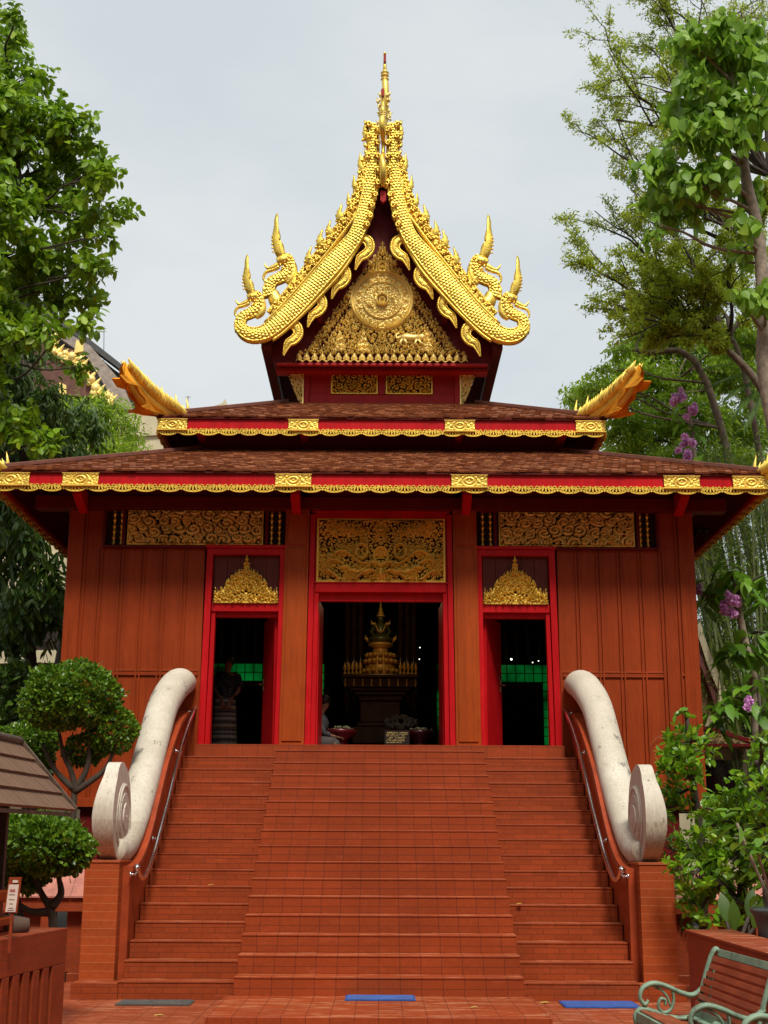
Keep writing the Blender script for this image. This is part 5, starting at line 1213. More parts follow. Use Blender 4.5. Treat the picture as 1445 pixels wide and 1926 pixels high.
# palm fronds at the right edge
pa = empty('palm', (9.9, 28.5, 0), 'fan of grey green palm fronds at the right edge below the branches', 'palm')
pt = MB(); pt.tube([(10.1, 28.5, 0), (9.9, 28.5, 4), up(1470, 760, 28.5)], .12, 8); pt.build('trunk', M_bark, pa)
c = np.array(up(1470, 720, 28.5)); P = []; D = []; N = []
for (ex, ey) in ((1340, 690), (1350, 720), (1345, 660), (1380, 780), (1400, 800), (1365, 750), (1420, 650)):
    e = np.array(up(ex, ey, 27.8)); ax = e-c; s_ = np.cross(ax, [0, 0, 1]); s_ /= np.linalg.norm(s_)
    for t in np.linspace(.25, 1, 26):
        for sg_ in (-1, 1): P.append(c+ax*t+np.array([0, 0, .25*math.sin(t*3)])); D.append(ax/np.linalg.norm(ax)*.8+s_*sg_*.5+np.array([0, 0, -.5])); N.append([0, 0, 1])
P, D, N = map(np.array, (P, D, N)); leaves('fronds', P, D, N, np.full(len(P), .5), np.full(len(P), .035), L_dark, pa, quad=True)
# right: lime shrubs by the stairs
def shrub(name, label, trunks, spec, Y, leafm, ln, n_spray, per, group=None, base=None, tr=.05, **kw):
    C = cl(spec, Y, .35, 8); root = empty(name, (base[0], base[1], 0), label, 'shrub', group); tb = MB()
    P, D, N, L_, W_, tips = sprays(C, n_spray, per, .16, ln, 1, hang=-.25, aspect=1.7, **kw)
    for t in trunks: Q_ = smooth_path(t, 5); tb.tube(Q_, [tr*(1-.5*i/len(Q_)) for i in range(len(Q_))], 8)
    for (c_, r_), tc_ in zip(C, tips):
        c_ = Vector(c_); q = Vector(min([q for t in trunks for q in smooth_path(t, 5)], key=lambda q: (Vector(q)-c_).length)); limb(tb, q, c_, tr*.5, tr*.25, .1, n=6)
        for i in rng.choice(len(tc_), min(5, len(tc_)), replace=False): limb(tb, c_, tc_[i], tr*.2, .006, .15, n=5)
    tb.build('trunk', M_barkd, root); leaves('foliage', P, D, N, L_, W_, leafm, root); return root
Y3 = 16.6
shrub('lime_shrub', 'cloud pruned shrub with a pointed lime green crown beside the right scroll', [[up(1325, 1760, Y3), up(1320, 1590, Y3), up(1308, 1500, Y3), up(1300, 1440, Y3), up(1292, 1350, Y3)]],
    [(1292, 1340, 7, 14), (1290, 1370, 18, 16), (1300, 1395, 32, 24), (1265, 1410, 34, 22), (1290, 1435, 46, 26), (1255, 1445, 26, 20), (1320, 1420, 24, 20), (1295, 1465, 34, 18), (1265, 1495, 36, 24), (1300, 1515, 30, 18), (1250, 1520, 24, 20)], Y3, L_lime, .105, 62, 8, base=up(1325, 1760, Y3), tr=.055, shell=.3)
shrub('lime_shrub', 'spreading glossy shrub below the pointed one, left of the potted plant', [[up(1400, 1790, 15.6), up(1395, 1700, 15.6), up(1400, 1600, 15.6), up(1385, 1530, 15.6)], [up(1390, 1700, 15.6), up(1330, 1640, 15.6)]],
    [(1370, 1505, 50, 22), (1340, 1525, 40, 20), (1400, 1530, 36, 26), (1375, 1560, 44, 24), (1310, 1640, 50, 30), (1345, 1620, 40, 26), (1300, 1680, 36, 26), (1380, 1620, 44, 30), (1345, 1670, 44, 30), (1400, 1660, 30, 24), (1320, 1710, 34, 20), (1360, 1590, 44, 30), (1420, 1610, 34, 34), (1300, 1600, 30, 26), (1395, 1700, 40, 26), (1335, 1560, 36, 22), (1350, 1730, 40, 20), (1430, 1660, 30, 30)], 15.6, L_lime, .105, 58, 8, base=up(1400, 1790, 15.6), tr=.07, shell=.3)
shrub('lime_shrub', 'tall glossy shrub cut by the right edge of the photo above the bench', [[up(1448, 1790, 15), up(1440, 1600, 15), up(1430, 1440, 15)]],
    [(1430, 1400, 20, 20), (1415, 1440, 34, 26), (1440, 1470, 34, 30), (1400, 1470, 24, 20), (1430, 1510, 36, 26), (1440, 1560, 36, 30), (1415, 1560, 26, 20), (1440, 1620, 30, 26)], 15, L_lime, .105, 58, 8, base=up(1448, 1790, 15), tr=.06, shell=.3)
shrub('hedge_shrub', 'small leaved darker shrub behind the right scroll and pier', [[up(1290, 1760, 18), up(1290, 1620, 18)]],
    [(1275, 1600, 34, 34), (1310, 1570, 34, 30), (1270, 1660, 30, 40), (1330, 1600, 30, 40), (1300, 1730, 36, 40), (1345, 1720, 50, 50), (1410, 1700, 50, 50), (1370, 1640, 50, 50)], 18, L_box, .07, 70, 9, base=up(1290, 1760, 18), tr=.05, shell=.3)
shrub('hedge_shrub', 'dark fern like shrub in the shade at the left edge below the shade tree', [[up(60, 1500, 21), up(60, 1380, 21)]],
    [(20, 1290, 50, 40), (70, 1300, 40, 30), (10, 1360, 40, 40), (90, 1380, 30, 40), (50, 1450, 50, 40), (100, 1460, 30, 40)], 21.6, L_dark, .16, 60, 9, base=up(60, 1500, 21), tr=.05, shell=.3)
# unseen trees added behind the camera to block low sky and darken gilding reflections
bk = MB()
P = []; D = []
for k in range(340):
    a = random.uniform(-1.9, 1.9); Rr = random.uniform(24, 30); c = np.array([math.sin(a)*Rr, 6-math.cos(a)*Rr, random.uniform(1.5, 19)]); q = 60
    P.append(c+rng.normal(size=(q, 3))*1.5); D.append(rng.normal(size=(q, 3)))
P = np.concatenate(P); D = np.concatenate(D); n = len(P)
bw = empty('unseen_tree_belt', (0, -20, 0)); tag(bw, 'added belt of unseen trees behind the camera that darkens the low sky', 'trees', kind='stuff')
leaves('foliage', P, D, rng.normal(size=(n, 3)), np.full(n, 1.5), np.full(n, 1.0), L_dark, bw, quad=True)
# ------------------------------------------------------------------ walls, shrine, benches and the small things of the courtyard
M_brick = bricks('rough red brick paving wall', (.27, .042, .010), (.17, .04, .02), .24, .065, mort=.003, var=.2, worn=(.42, .2, .12), bst=.3)
# slotted wall on the left
sw = empty('slotted_wall', (-2.9, 10, 0), 'low terracotta wall with vertical slots at the lower left corner', 'wall')
A = Vector((-3.0, 8.4, 0)); Bv = Vector((-2.60, 11.62, 0)); d = (Bv-A).normalized(); nn = Vector((d.y, -d.x, 0)); ln = (Bv-A).length; Hh = 1.0
def wbox(mb, s0, s1, z0, z1, o0, o1):
    c = [A+d*s0+nn*o0, A+d*s1+nn*o0, A+d*s1+nn*o1, A+d*s0+nn*o1]; mb.prism([(p.x, p.y) for p in c], z0, z1, 'z')
m = MB(); wbox(m, 0, ln, .72, Hh, -.32, 0); wbox(m, 0, ln, -.02, .12, -.32, 0); sp = .205; s = ln
wbox(m, ln-.30, ln, .12, .72, -.32, 0); s = ln-.30
while s > .3: wbox(m, s-sp+.001, s-.075, .12, .72, -.30, 0); s -= sp
m.build('wall', M_brick, sw, bevel=.006); m = MB(); wbox(m, .1, ln-.1, .12, .72, -.31, -.302); m.build('inner_face', M_dark, sw)
# planter edge on the right, behind the benches
m = MB(); m.prism([(3.08, 13.9), (2.98+.10, 8.6), (3.5, 8.6), (3.52, 13.9)], -.02, .84, 'z'); m.prism([(3.06, 13.92), (3.06, 8.6), (3.52, 8.6), (3.54, 13.92)], .841, .87, 'z')
tag(m.build('planter_wall', M_brick, None, bevel=.006), 'smooth terracotta planter wall behind the cast iron benches', 'wall')
# tile topped boundary walls on both sides
def boundary(sx, lab):
    x0, x1 = 3.5, 14; r = empty('boundary_wall', (sx*5, 17.6, 0), lab, 'wall', None)
    m = MB()
    m.box(sx*x0, sx*x1, 17.5, 17.75, -.02, .10); m.box(sx*x0, sx*x1, 17.48, 17.78, .84, 1.02)
    x = x0
    while x < x1: m.box(sx*x, sx*(x+.14), 17.48, 17.76, .1, .84); m.box(sx*(x+.14), sx*(x+.46), 17.62, 17.70, .1, .839); x += .62
    m.build('wall', M_brick, r, bevel=.004)
    c = MB(); x = x0; rg = random.Random(3)
    while x < x1:
        for k in range(2):
            y0 = 17.44+k*.21; z0 = 1.03+k*.16
            c.add([(sx*x, y0, z0), (sx*(x+.395), y0, z0), (sx*(x+.395), y0+.22, z0+.165), (sx*x, y0+.22, z0+.165), (sx*x, y0, z0-.02), (sx*(x+.395), y0, z0-.02)], [(0, 1, 2, 3), (4, 5, 1, 0)] if sx > 0 else [(3, 2, 1, 0), (0, 1, 5, 4)], rg.random())
        x += .40
    c.build('coping_tiles', simple('pink clay coping', (.42, .16, .12), .6), r)
boundary(-1, 'tile capped low wall left of the left stair pier'); boundary(1, 'tile capped low wall behind the shrubs on the right')
# small shingled shrine roof on posts
shr = empty('garden_shrine', (-3.1, 11, 0), 'small shrine with a brown shingled roof on dark posts at the left edge', 'shrine')
er = [Vector((-2.82, 7.4, 1.95)), Vector((-2.84, 12.6, 1.98))]; rd = [Vector((-3.30, 7.4, 2.50)), Vector((-3.28, 12.25, 2.56))]
m = MB(); rg = random.Random(9)
for r in range(4):
    for k in range(26):
        t0, t1 = (k+.02)/26, (k+.98)/26
        def pt_(t, f): a = er[0].lerp(er[1], t); b = rd[0].lerp(rd[1], t); return a.lerp(b, f)
        f0, f1 = r/4-.02, (r+1.12)/4; up_ = Vector((.02, 0, .018)); j = rg.uniform(0, .006)
        q = [pt_(t0, f0)+up_*(1+j*20), pt_(t1, f0)+up_*(1+j*20), pt_(t1, f1), pt_(t0, f1), pt_(t0, f0), pt_(t1, f0)]
        m.add(q, [(0, 1, 2, 3), (4, 5, 1, 0), (5, 2, 1), (4, 0, 3)], rg.gauss(.5, .1))
ms = Mat('weathered brown shingle'); _a = ms.n('ShaderNodeAttribute', attribute_name='tint').outputs['Fac']
ms = ms.pbr(ms.mix(.4, ms.ramp(_a, [(.2, (.12, .062, .036)), (.8, (.19, .105, .062))]), ms.ramp(ms.noise(3, ms.coord((3, 40, 3)), 5), [(.3, (.09, .045, .026)), (.7, (.24, .14, .085))])), .75, 0, ms.bump(ms.noise(60), .2, .003))
ro_ = m.build('shingle_roof', ms, shr)
m = MB(); w = Vector((-.96, 0, 0))
m.add([rd[0], rd[1], er[1]+w, er[0]+w, rd[0]-Vector((0, 0, .03)), rd[1]-Vector((0, 0, .03)), er[1]+w-Vector((0, 0, .03)), er[0]+w-Vector((0, 0, .03)), er[0], er[1]], [(0, 1, 2, 3), (7, 6, 5, 4), (8, 4, 5, 9), (0, 3, 7, 4), (1, 5, 6, 2)])
m.build('roof_deck', M_barkd, ro_)
m = MB(); a, b = er[1]+Vector((.02, .03, .01)), rd[1]+Vector((0, .03, .03)); m.tube([a, b], .03, 4); m.tube([er[1]+w, b], .03, 4); m.tube([rd[0]+Vector((0, 0, .03)), rd[1]+Vector((0, .03, .03))], .035, 6)
m.tube([er[0]+Vector((-.02, 0, -.04)), er[1]+Vector((-.02, 0, -.04))], .022, 4)
m.build('ridge_board', M_bark, ro_)
for (x, y) in ((-3.03, 11.0), (-3.55, 11.0), (-3.03, 8.0)): 
    m = MB(); m.box(x-.035, x+.035, y-.035, y+.035, .9, 2.2); m.build('post', simple('black steel post', (.02, .018, .018), .5), shr)
m = MB(); c = up(-52, 1700, 10.6)
for (hw_, z0, z1) in ((.24, .9, 1.02), (.20, 1.02, 1.07), (.26, 1.07, 1.13), (.18, 1.13, 1.25), (.24, 1.25, 1.33), (.16, 1.33, 1.40)): m.box(c[0]-hw_, c[0]+hw_, 10.6-hw_, 10.6+hw_, z0+.001, z1)
m.build('stepped_pedestal', M_wall, shr, bevel=.01)
m = MB(); m.lathe((c[0]+.02, 10.6, 1.401), [(.17, 0), (.15, .2), (.08, .35), (.03, .5)], 14); m.build('draped_cloth', simple('orange cloth', (.55, .22, .02), .8), shr)
m = MB(); c = up(12, 1722, 10.9); m.tube([(c[0]-.5, 10.8, 1.03), (c[0]+.02, 10.95, 1.05), (c[0]+.16, 11.0, 1.06)], [.10, .09, .05], 12, .9); m.box(c[0]-.5, c[0]+.1, 10.7, 11.1, .9, .97)
tag(m.build('clay_log', simple('dull brown clay', (.09, .05, .035), .8), None), 'rounded dull brown clay log resting on the slotted wall planter', 'log')
# notice board
c = Vector(up(24, 1683, 10.3)); nb = empty('notice_board', (c.x, 10.3, .9), 'narrow white notice with a red heading on a brown board by the shrine', 'sign')
k = 10.9/2500; m = MB(); m.prism([(c.x-13*k, c.z-30*k), (c.x+9*k, c.z-30*k), (c.x+13*k, c.z+29*k), (c.x-8*k, c.z+29*k)], 10.3, 10.32); m.box(c.x-.01, c.x+.01, 10.305, 10.325, .9, c.z-29*k); m.build('board', M_brick, nb)
m = MB(); m.prism([(c.x-10*k, c.z-28*k), (c.x+7*k, c.z-28*k), (c.x+10*k, c.z+17*k), (c.x-7*k, c.z+17*k)], 10.292, 10.2985); m.prism([(c.x-1*k, c.z+20*k), (c.x+8*k, c.z+20*k), (c.x+8*k, c.z+24*k), (c.x-1*k, c.z+24*k)], 10.292, 10.2985); m.build('paper', simple('white paper', (.62, .52, .46), .7, bump=0), nb)
m = MB(); rg = random.Random(3)
for j, (z, w, h) in enumerate(((9, 9, 1.5), (6.5, 9, 1.3))):
    x = -w/2
    while x < w/2: ww = rg.uniform(.8, 1.6); m.box(c.x+x*k, c.x+(x+ww)*k, 10.289, 10.2915, c.z+(z-h)*k, c.z+z*k); x += ww+.4
m.build('red_heading', simple('red print', (.45, .01, .02), .7, bump=0), nb)
m = MB()
for z, w in ((0, 10), (-8, 9), (-15, 6), (-22, 8), (-25.5, 11)):
    x = -w/2-1
    while x < w/2-1: ww = rg.uniform(.6, 1.4); m.box(c.x+x*k, c.x+(x+ww)*k, 10.289, 10.2915, c.z+z*k, c.z+(z+.9)*k); x += ww+.3
m.build('small_print', simple('grey print', (.12, .08, .08), .7, bump=0), nb)

# ---- cast iron bench
M_iron = (lambda m: m.pbr(m.mix(m.ramp(m.noise(5, None, 8, .75), [(.52, (0, 0, 0)), (.62, (.8, .8, .8))]), m.ramp(m.noise(2, None, 4), [(.3, (.12, .21, .145)), (.7, (.23, .33, .23))]), (.07, .085, .06)), .55, 0, m.bump(m.noise(50, None, 4), .4, .004)))(Mat('flaking sage green iron paint'))
M_slat = simple('oiled red slats', (.26, .05, .016), .4, 0, .3, 4)
def spiral(c, r0, r1, a0, a1, n=16): return [(c[0]+(r0+(r1-r0)*i/n)*math.cos(a0+(a1-a0)*i/n), c[1]+(r0+(r1-r0)*i/n)*math.sin(a0+(a1-a0)*i/n)) for i in range(n+1)]
def bench(loc, lab, rz=0):
    root = empty('bench', (0, 0, 0), lab, 'bench', 'cast iron benches along the planter wall')
    # local: front towards -x, length along y (0 = far end), seat .43
    L_ = 1.42
    for yv, nm in ((0, 'end_frame'), (-L_, 'end_frame')):
        m = MB(); T3 = lambda pts: [(p[0], yv, p[1]) for p in pts]
        back = smooth_path([(.02, .40), (.08, .50), (.16, .68), (.24, .84), (.30, .90), (.34, .87)], 5); m.tube(T3(back), .022, 8, 1.5)
        arm = smooth_path([(.15, .62), (.03, .56), (-.10, .575), (-.25, .62), (-.40, .645), (-.52, .61), (-.555, .54), (-.51, .49), (-.465, .515)], 5); m.tube(T3(arm), [.021]*(len(arm)-4)+[.018, .016, .014, .018], 8, 1.6)
        sc1 = smooth_path([(-.20, .61), (-.19, .52), (-.23, .45), (-.31, .43), (-.36, .475), (-.33, .53), (-.28, .52), (-.285, .485)], 5); m.tube(T3(sc1), .015, 7, 1.6)
        m.tube(T3(smooth_path([(-.42, .63), (-.33, .60), (-.26, .55), (-.23, .48)], 4)), .012, 6)
        seat = smooth_path([(-.60, .33), (-.62, .40), (-.56, .455), (-.44, .445), (-.25, .40), (-.08, .39), (.04, .42), (.10, .52)], 5); m.tube(T3(seat), .02, 8, 1.6)
        fl_ = smooth_path([(-.60, .36), (-.56, .22), (-.50, .10), (-.56, .02), (-.62, .01)], 5); m.tube(T3(fl_), .022, 8, 1.5)
        bl_ = smooth_path([(.04, .42), (.02, .25), (.06, .10), (.14, .02), (.20, .01)], 5); m.tube(T3(bl_), .022, 8, 1.5)
        for pts in ([(-.50, .40), (-.42, .30), (-.44, .18), (-.34, .12), (-.28, .20), (-.34, .26)], [(-.05, .38), (-.14, .30), (-.10, .18), (-.20, .12), (-.26, .20), (-.20, .26)], [(-.52, .16), (-.30, .08), (.02, .16)], [(-.40, .38), (-.25, .30), (-.10, .38)], [(.10, .30), (.18, .42), (.22, .60), (.27, .75)]): m.tube(T3(smooth_path(pts, 4)), .013, 6, 1.4)
        m.tube([(.16, yv, .70), (.235, yv, .66)], .012, 6); m.lathe((.13, yv-.02, .50), [(.022, 0), (.022, .04)], 10, 'y')
        m.build(nm, M_iron, root)
    for i in range(7):
        t = i/6; x = .04+.20*t+.02*t*t; z = .50+.33*t; dx, dz = .010, .0195
        m = MB(); m.prism([(x-dx*.9-.010, z-dz+.004), (x+dx*.9-.010, z+dz+.004), (x+dx*.9+.008, z+dz), (x-dx*.9+.008, z-dz)], -L_+.02, -.02); m.build('back_slat', M_slat, root, bevel=.003)
    m = MB(); m.prism([(.305, .85), (.325, .905), (.345, .90), (.33, .845)], -L_, 0); m.build('top_rail', M_iron, root, bevel=.004)
    for i, x in enumerate((-.535, -.45, -.365, -.28, -.195, -.11)):
        z = .452-.012*i-.02*(i > 3); m = MB(); m.box(x-.034, x+.034, -L_+.02, -.02, z-.02, z); m.build('seat_slat', M_slat, root, bevel=.003)
    m = MB(); m.box(-.61, -.575, -L_, 0, .36, .44); m.box(-.06, .04, -L_, 0, .395, .41); m.box(.02, .035, -L_, 0, .40, .47); m.build('cross_rail', M_iron, root, bevel=.004)
    root.location = loc; root.rotation_euler = (0, 0, rz); return root
b0 = bench((2.43, 10.95, 0), 'green cast iron bench with red slats, the nearer whole one before the planter wall', R(2.4)); b0.scale = (.72, 1.03, 1.0)
b1 = copy_tree(b0); b1.location = (2.70, 8.95, 0); b1['label'] = 'green cast iron bench of which only one scrolled arm shows at the lower right corner'

# ---- potted plant at the right edge
pp = empty('potted_plant', (up(1432, 1720, 13.2)[0], 13.2, 0), 'dark grey pot with pale stemmed leafy plant at the right edge', 'potted plant')
c = up(1458, 1718, 13.2); z0 = c[2]
m = MB(); m.lathe((c[0], 13.2, 0), [(.16, 0), (.17, z0-.15), (.20, z0-.03), (.235, z0+.02), (.23, z0+.05), (.19, z0+.03), (.17, z0-.04)], 20); m.build('pot', simple('dark glazed pot', (.05, .055, .055), .4), pp)
P = []; D = []; m = MB()
for k in range(9):
    a = k*.8; tp = (c[0]+.32*math.cos(a), 13.2+.25*math.sin(a), z0+random.uniform(.25, .85)); m.tube(smooth_path([(c[0], 13.2, z0-.03), (c[0]+.08*math.cos(a), 13.2+.06*math.sin(a), z0+.2), tp], 5), [.022]*4+[.014]*7, 6)
    for j in range(9): P.append(np.array(tp)+rng.normal(size=3)*.07); D.append([math.cos(a)+random.gauss(0, .4), math.sin(a)+random.gauss(0, .4), random.uniform(-.6, .7)])
m.build('stem', M_barkl, pp); P, D = np.array(P), np.array(D); leaves('leaves', P, D, rng.normal(size=(len(P), 3))*.3+np.array([0, 0, 1]), rng.uniform(.14, .24, len(P)), rng.uniform(.06, .11, len(P)), L_big, pp, droop=.3)
# bananalike plant beside it
bp = empty('broad_leaved_plant', (up(1380, 1740, 14.2)[0], 14.2, 0), 'upright dark broad leaved plant between the shrubs and the pot', 'plant')
P = []; D = []
cc = np.array(up(1385, 1790, 14.2))
for (x, y, l) in ((1365, 1700, .3), (1380, 1715, .3), (1405, 1680, .4), (1415, 1700, .4)):
    e = np.array(up(x, y, 14.2+random.uniform(-.2, .2))); P.append(e-np.array([0, 0, l*.6])); D.append((e-cc)/np.linalg.norm(e-cc)+np.array([0, -.2, .3]))
P, D = np.array(P), np.array(D); leaves('leaves', P, D, np.tile([0, -1., .35], (len(P), 1)), np.full(len(P), .34), np.full(len(P), .13), L_dark, bp, droop=.1, round_=True)
m = MB()
for p in P: m.tube([tuple(cc-np.array([0, 0, .7])), tuple((cc+p)/2), tuple(p)], .018, 6)
m.build('stem', M_barkd, bp)

# ---- thatched pavilion on the right
M_cream = simple('cream plaster', (.50, .43, .28), .7, 0, .12, 2)
M_thatch = simple('dry thatch', (.30, .20, .09), .95, 0, .7, 22, 1)
th = empty('thatched_pavilion', (9.2, 30, 0), 'small cream pavilion with thatched roofs and a pointed white gable behind the hall', 'pavilion')
Y = 28.0
def poly(pts, Y0, Y1, name, m, par, bev=0):
    mb = MB(); mb.prism([XZ(x, y, Y0) for x, y in pts], Y0, Y1); return mb.build(name, m, par, bevel=bev)
poly([(1240, 1170), (1322, 1190), (1340, 1240), (1368, 1310), (1380, 1330), (1330, 1342), (1240, 1345)], Y+.3, Y+1.2, 'upper_thatch', M_thatch, th)
poly([(1318, 1170), (1326, 1200), (1345, 1250), (1372, 1312), (1362, 1322), (1335, 1262), (1318, 1210), (1308, 1180)], Y, Y+.2, 'gable_board', M_cream, th)
poly([(1306, 1200), (1318, 1215), (1335, 1262), (1362, 1322), (1350, 1340), (1322, 1262), (1306, 1225)], Y+.08, Y+.28, 'inner_board', simple('brown maroon board', (.16, .045, .04), .7), th)
poly([(1364, 1340), (1350, 1346), (1354, 1270), (1358, 1270)], Y-.1, Y+.1, 'gable_spike', M_cream, th)
poly([(1240, 1346), (1362, 1346), (1364, 1368), (1240, 1368)], Y+.1, Y+.9, 'frieze', M_cream, th)
lt = MB(); rgt = random.Random(6)
a = [U(1240, 1400, Y-.6), U(1424, 1400, Y-.6), U(1335, 1366, Y+.9), U(1240, 1366, Y+.9)]; lt.add([tuple(v) for v in a]+[tuple(v-Vector((0, 0, .1))) for v in a], [(0, 1, 2, 3), (7, 6, 5, 4), (0, 4, 5, 1), (1, 5, 6, 2)])
for _ in range(2600):
    u, v = rgt.random(), rgt.random(); p = a[0].lerp(a[1], u).lerp(a[3].lerp(a[2], u), v)+Vector((0, 0, .02)); q = p+Vector((rgt.gauss(0, .10), -.10, -.03+rgt.gauss(0, .03))); lt.add([p, q, q+Vector((.012, 0, .012))], [(0, 1, 2)])
for _ in range(1500):
    u, v = rgt.random(), rgt.random(); p = U(1240+u*110, 1210+v*130, Y+.3); 
    if p.x < U(1318+ (0 if v < .1 else v*50), 1260, Y).x: q = p+Vector((rgt.gauss(0, .10), -.06, -.12)); lt.add([p, q, q+Vector((.014, 0, 0))], [(0, 1, 2)])
lt.build('lower_thatch', M_thatch, th)
poly([(1240, 1366), (1338, 1366), (1424, 1394), (1424, 1402), (1336, 1372), (1240, 1372)], Y-.75, Y-.62, 'hip_board', M_dred, th); poly([(1240, 1399), (1426, 1399), (1426, 1404), (1240, 1404)], Y-.74, Y-.63, 'eave_board', M_dred, th)
poly([(1240, 1404), (1404, 1404), (1404, 1428), (1240, 1428)], Y-.2, Y+0, 'beam', M_cream, th); poly([(1398, 1404), (1406, 1404), (1406, 1700), (1398, 1700)], Y-.25, Y-.05, 'post', M_cream, th)
poly([(1240, 1428), (1398, 1428), (1398, 1530), (1240, 1530)], Y+1, Y+1.1, 'dark_opening', M_dark, th); poly([(1240, 1530), (1398, 1530), (1398, 1700), (1240, 1700)], Y-.1, Y+.0, 'parapet_wall', M_cream, th)
gr_ = MB()
for k in range(12): p = U(1332+k*5.6, 1428, Y+.4); gr_.box(p.x-.008, p.x+.008, Y+.4, Y+.42, U(0, 1530, Y).z, U(0, 1450, Y).z)
gr_.build('grille', M_dred, th)
# ---- grey roofed temple far left
ft = empty('distant_temple', (-13, 48, 0), 'far temple with a grey tiled roof and gilded gable trim behind the left trees', 'temple')
Y = 46.0
M_grey = bricks('grey roof tile', (.11, .105, .10), (.05, .05, .05), .5, .22, mort=.01, var=.3)
poly([(-30, 478), (40, 545), (110, 607), (215, 695), (330, 775), (340, 800), (215, 790), (-275, 790), (-400, 800), (-390, 775), (-275, 695), (-170, 607), (-100, 545)], Y, Y+5, 'roof', M_grey, ft)
poly([(-30, 462), (40, 530), (108, 590), (215, 674), (334, 768), (334, 779), (215, 686), (104, 603), (40, 550), (-30, 484), (-100, 550), (-164, 603), (-275, 686), (-394, 779), (-394, 768), (-275, 674), (-168, 590), (-100, 530)], Y-.5, Y-.01, 'verge', simple('dark verge', (.05, .05, .05), .6), ft)
poly([(60, 560), (110, 615), (170, 650), (230, 720), (250, 770), (225, 770), (165, 672), (60, 600)], Y-.9, Y-.51, 'plaster_rib', simple('stained plaster', (.30, .25, .22), .8), ft)
poly([(60, 640), (150, 660), (200, 745), (60, 745)], Y-1.2, Y-.91, 'gable', simple('faded brown gable', (.12, .05, .035), .8), ft)
gm = MB(); rgg = random.Random(2)
for t in np.linspace(0, 1, 16):
    p = Vector(U(92+t*115, 640+t*115+10*math.sin(t*9), Y-1.3)); 
    for _ in range(2): gm.ball((p.x+rgg.gauss(0, .12), Y-1.3, p.z+rgg.gauss(0, .12)), rgg.uniform(.08, .2), 6, 5)
    gm.tube([p, p+Vector((.25, 0, .35))], [.12, .01], 5)
for (x, y) in ((150, 655), (118, 735)): p = U(x, y, Y-1.35); gm.prism([(p.x-.18, p.z-.2), (p.x+.15, p.z-.12), (p.x+.12, p.z+.2), (p.x-.12, p.z+.3)], Y-1.4, Y-1.3)
gm.build('gilded_trim', M_gold3, ft)
poly([(120, 790), (340, 768), (340, 815), (120, 830)], Y-2, Y-1.5, 'cornice', M_cream, ft); poly([(60, 826), (340, 812), (340, 1500), (60, 1500)], Y-1.9, Y-1.5, 'wall', M_cream, ft)
p = U(397, 765, Y); 
m = MB(); m.prism([XZ(x, y, Y+20) for x, y in ((380, 775), (402, 764), (418, 758), (424, 750), (428, 764), (460, 775))], Y+20, Y+22); tag(m.build('distant_roof', M_cream, None), 'tip of a pale far roof peeping over the upper roof left of the gable', 'roof')
for (x, y0, y1, Yd) in ((195, 615, 700, 60), (353, 745, 775, 60)):
    a, b = U(x, y1, Yd), U(x+1, y0, Yd); m = MB(); m.tube([a, b], .02, 5); 
    for f in (.9, .97): q = a.lerp(b, f); m.tube([q-Vector((.12, 0, 0)), q+Vector((.12, 0, 0))], .012, 5)
    m.box(a.x-.04, a.x+.04, Yd-.04, Yd+.04, 0, a.z)
    tag(m.build('antenna', simple('thin grey steel', (.2, .2, .21), .5, .5), None), 'tall thin antenna in the sky left of the gilded corner flame' if x < 300 else 'short thin antenna just above the upper roof', 'antenna')
# ---- cream house deep behind the left trees
hs = empty('cream_house', (-10, 36, 0), 'cream house with dark windows and railings in the shade at the left edge', 'house')
Y = 36.0
poly([(-200, 1045), (125, 1045), (125, 1110), (-200, 1110)], Y, Y+.5, 'upper_band', M_cream, hs); poly([(-200, 1110), (150, 1110), (150, 1226), (-200, 1226)], Y+.6, Y+.8, 'dark_window', M_dark, hs)
poly([(-200, 1226), (150, 1222), (150, 1246), (-200, 1250)], Y-.3, Y+.5, 'balcony_slab', M_cream, hs); poly([(-200, 1250), (150, 1246), (150, 1640), (-200, 1640)], Y, Y+.4, 'lower_wall', simple('shaded plaster', (.16, .12, .07), .8), hs)
poly([(-200, 800), (160, 860), (160, 1045), (-200, 1045)], Y+.3, Y+6, 'upper_wall', M_cream, hs)
rl = MB(); zt, zb = U(0, 1180, Y).z, U(0, 1225, Y).z
for k in range(34): p = U(-10+k*4.5, 1200, Y-.2); rl.box(p.x-.012, p.x+.012, Y-.2, Y-.18, zb, zt)
p0, p1 = U(-10, 1200, Y), U(140, 1200, Y); rl.box(p0.x, p1.x, Y-.21, Y-.17, zt, zt+.05); rl.build('railing', M_dark, hs)
# tall garden screen closing the view between trees at the right, far
fw = empty('far_hedge', (0, 60, 0)); tag(fw, 'far belt of garden foliage closing the view behind the hall', 'foliage', kind='stuff')
P = []
for k in range(260):
    side = -1 if k % 2 else 1; x = side*random.uniform(6, 26); c = np.array([x, 44+abs(x)*.3+random.uniform(-3, 3), random.uniform(0, 7.5)]); P.append(c+rng.normal(size=(90, 3))*1.2)
P = np.concatenate(P); n = len(P); leaves('foliage', P, rng.normal(size=(n, 3)), rng.normal(size=(n, 3)), np.full(n, .55), np.full(n, .25), L_dark, fw, quad=True)

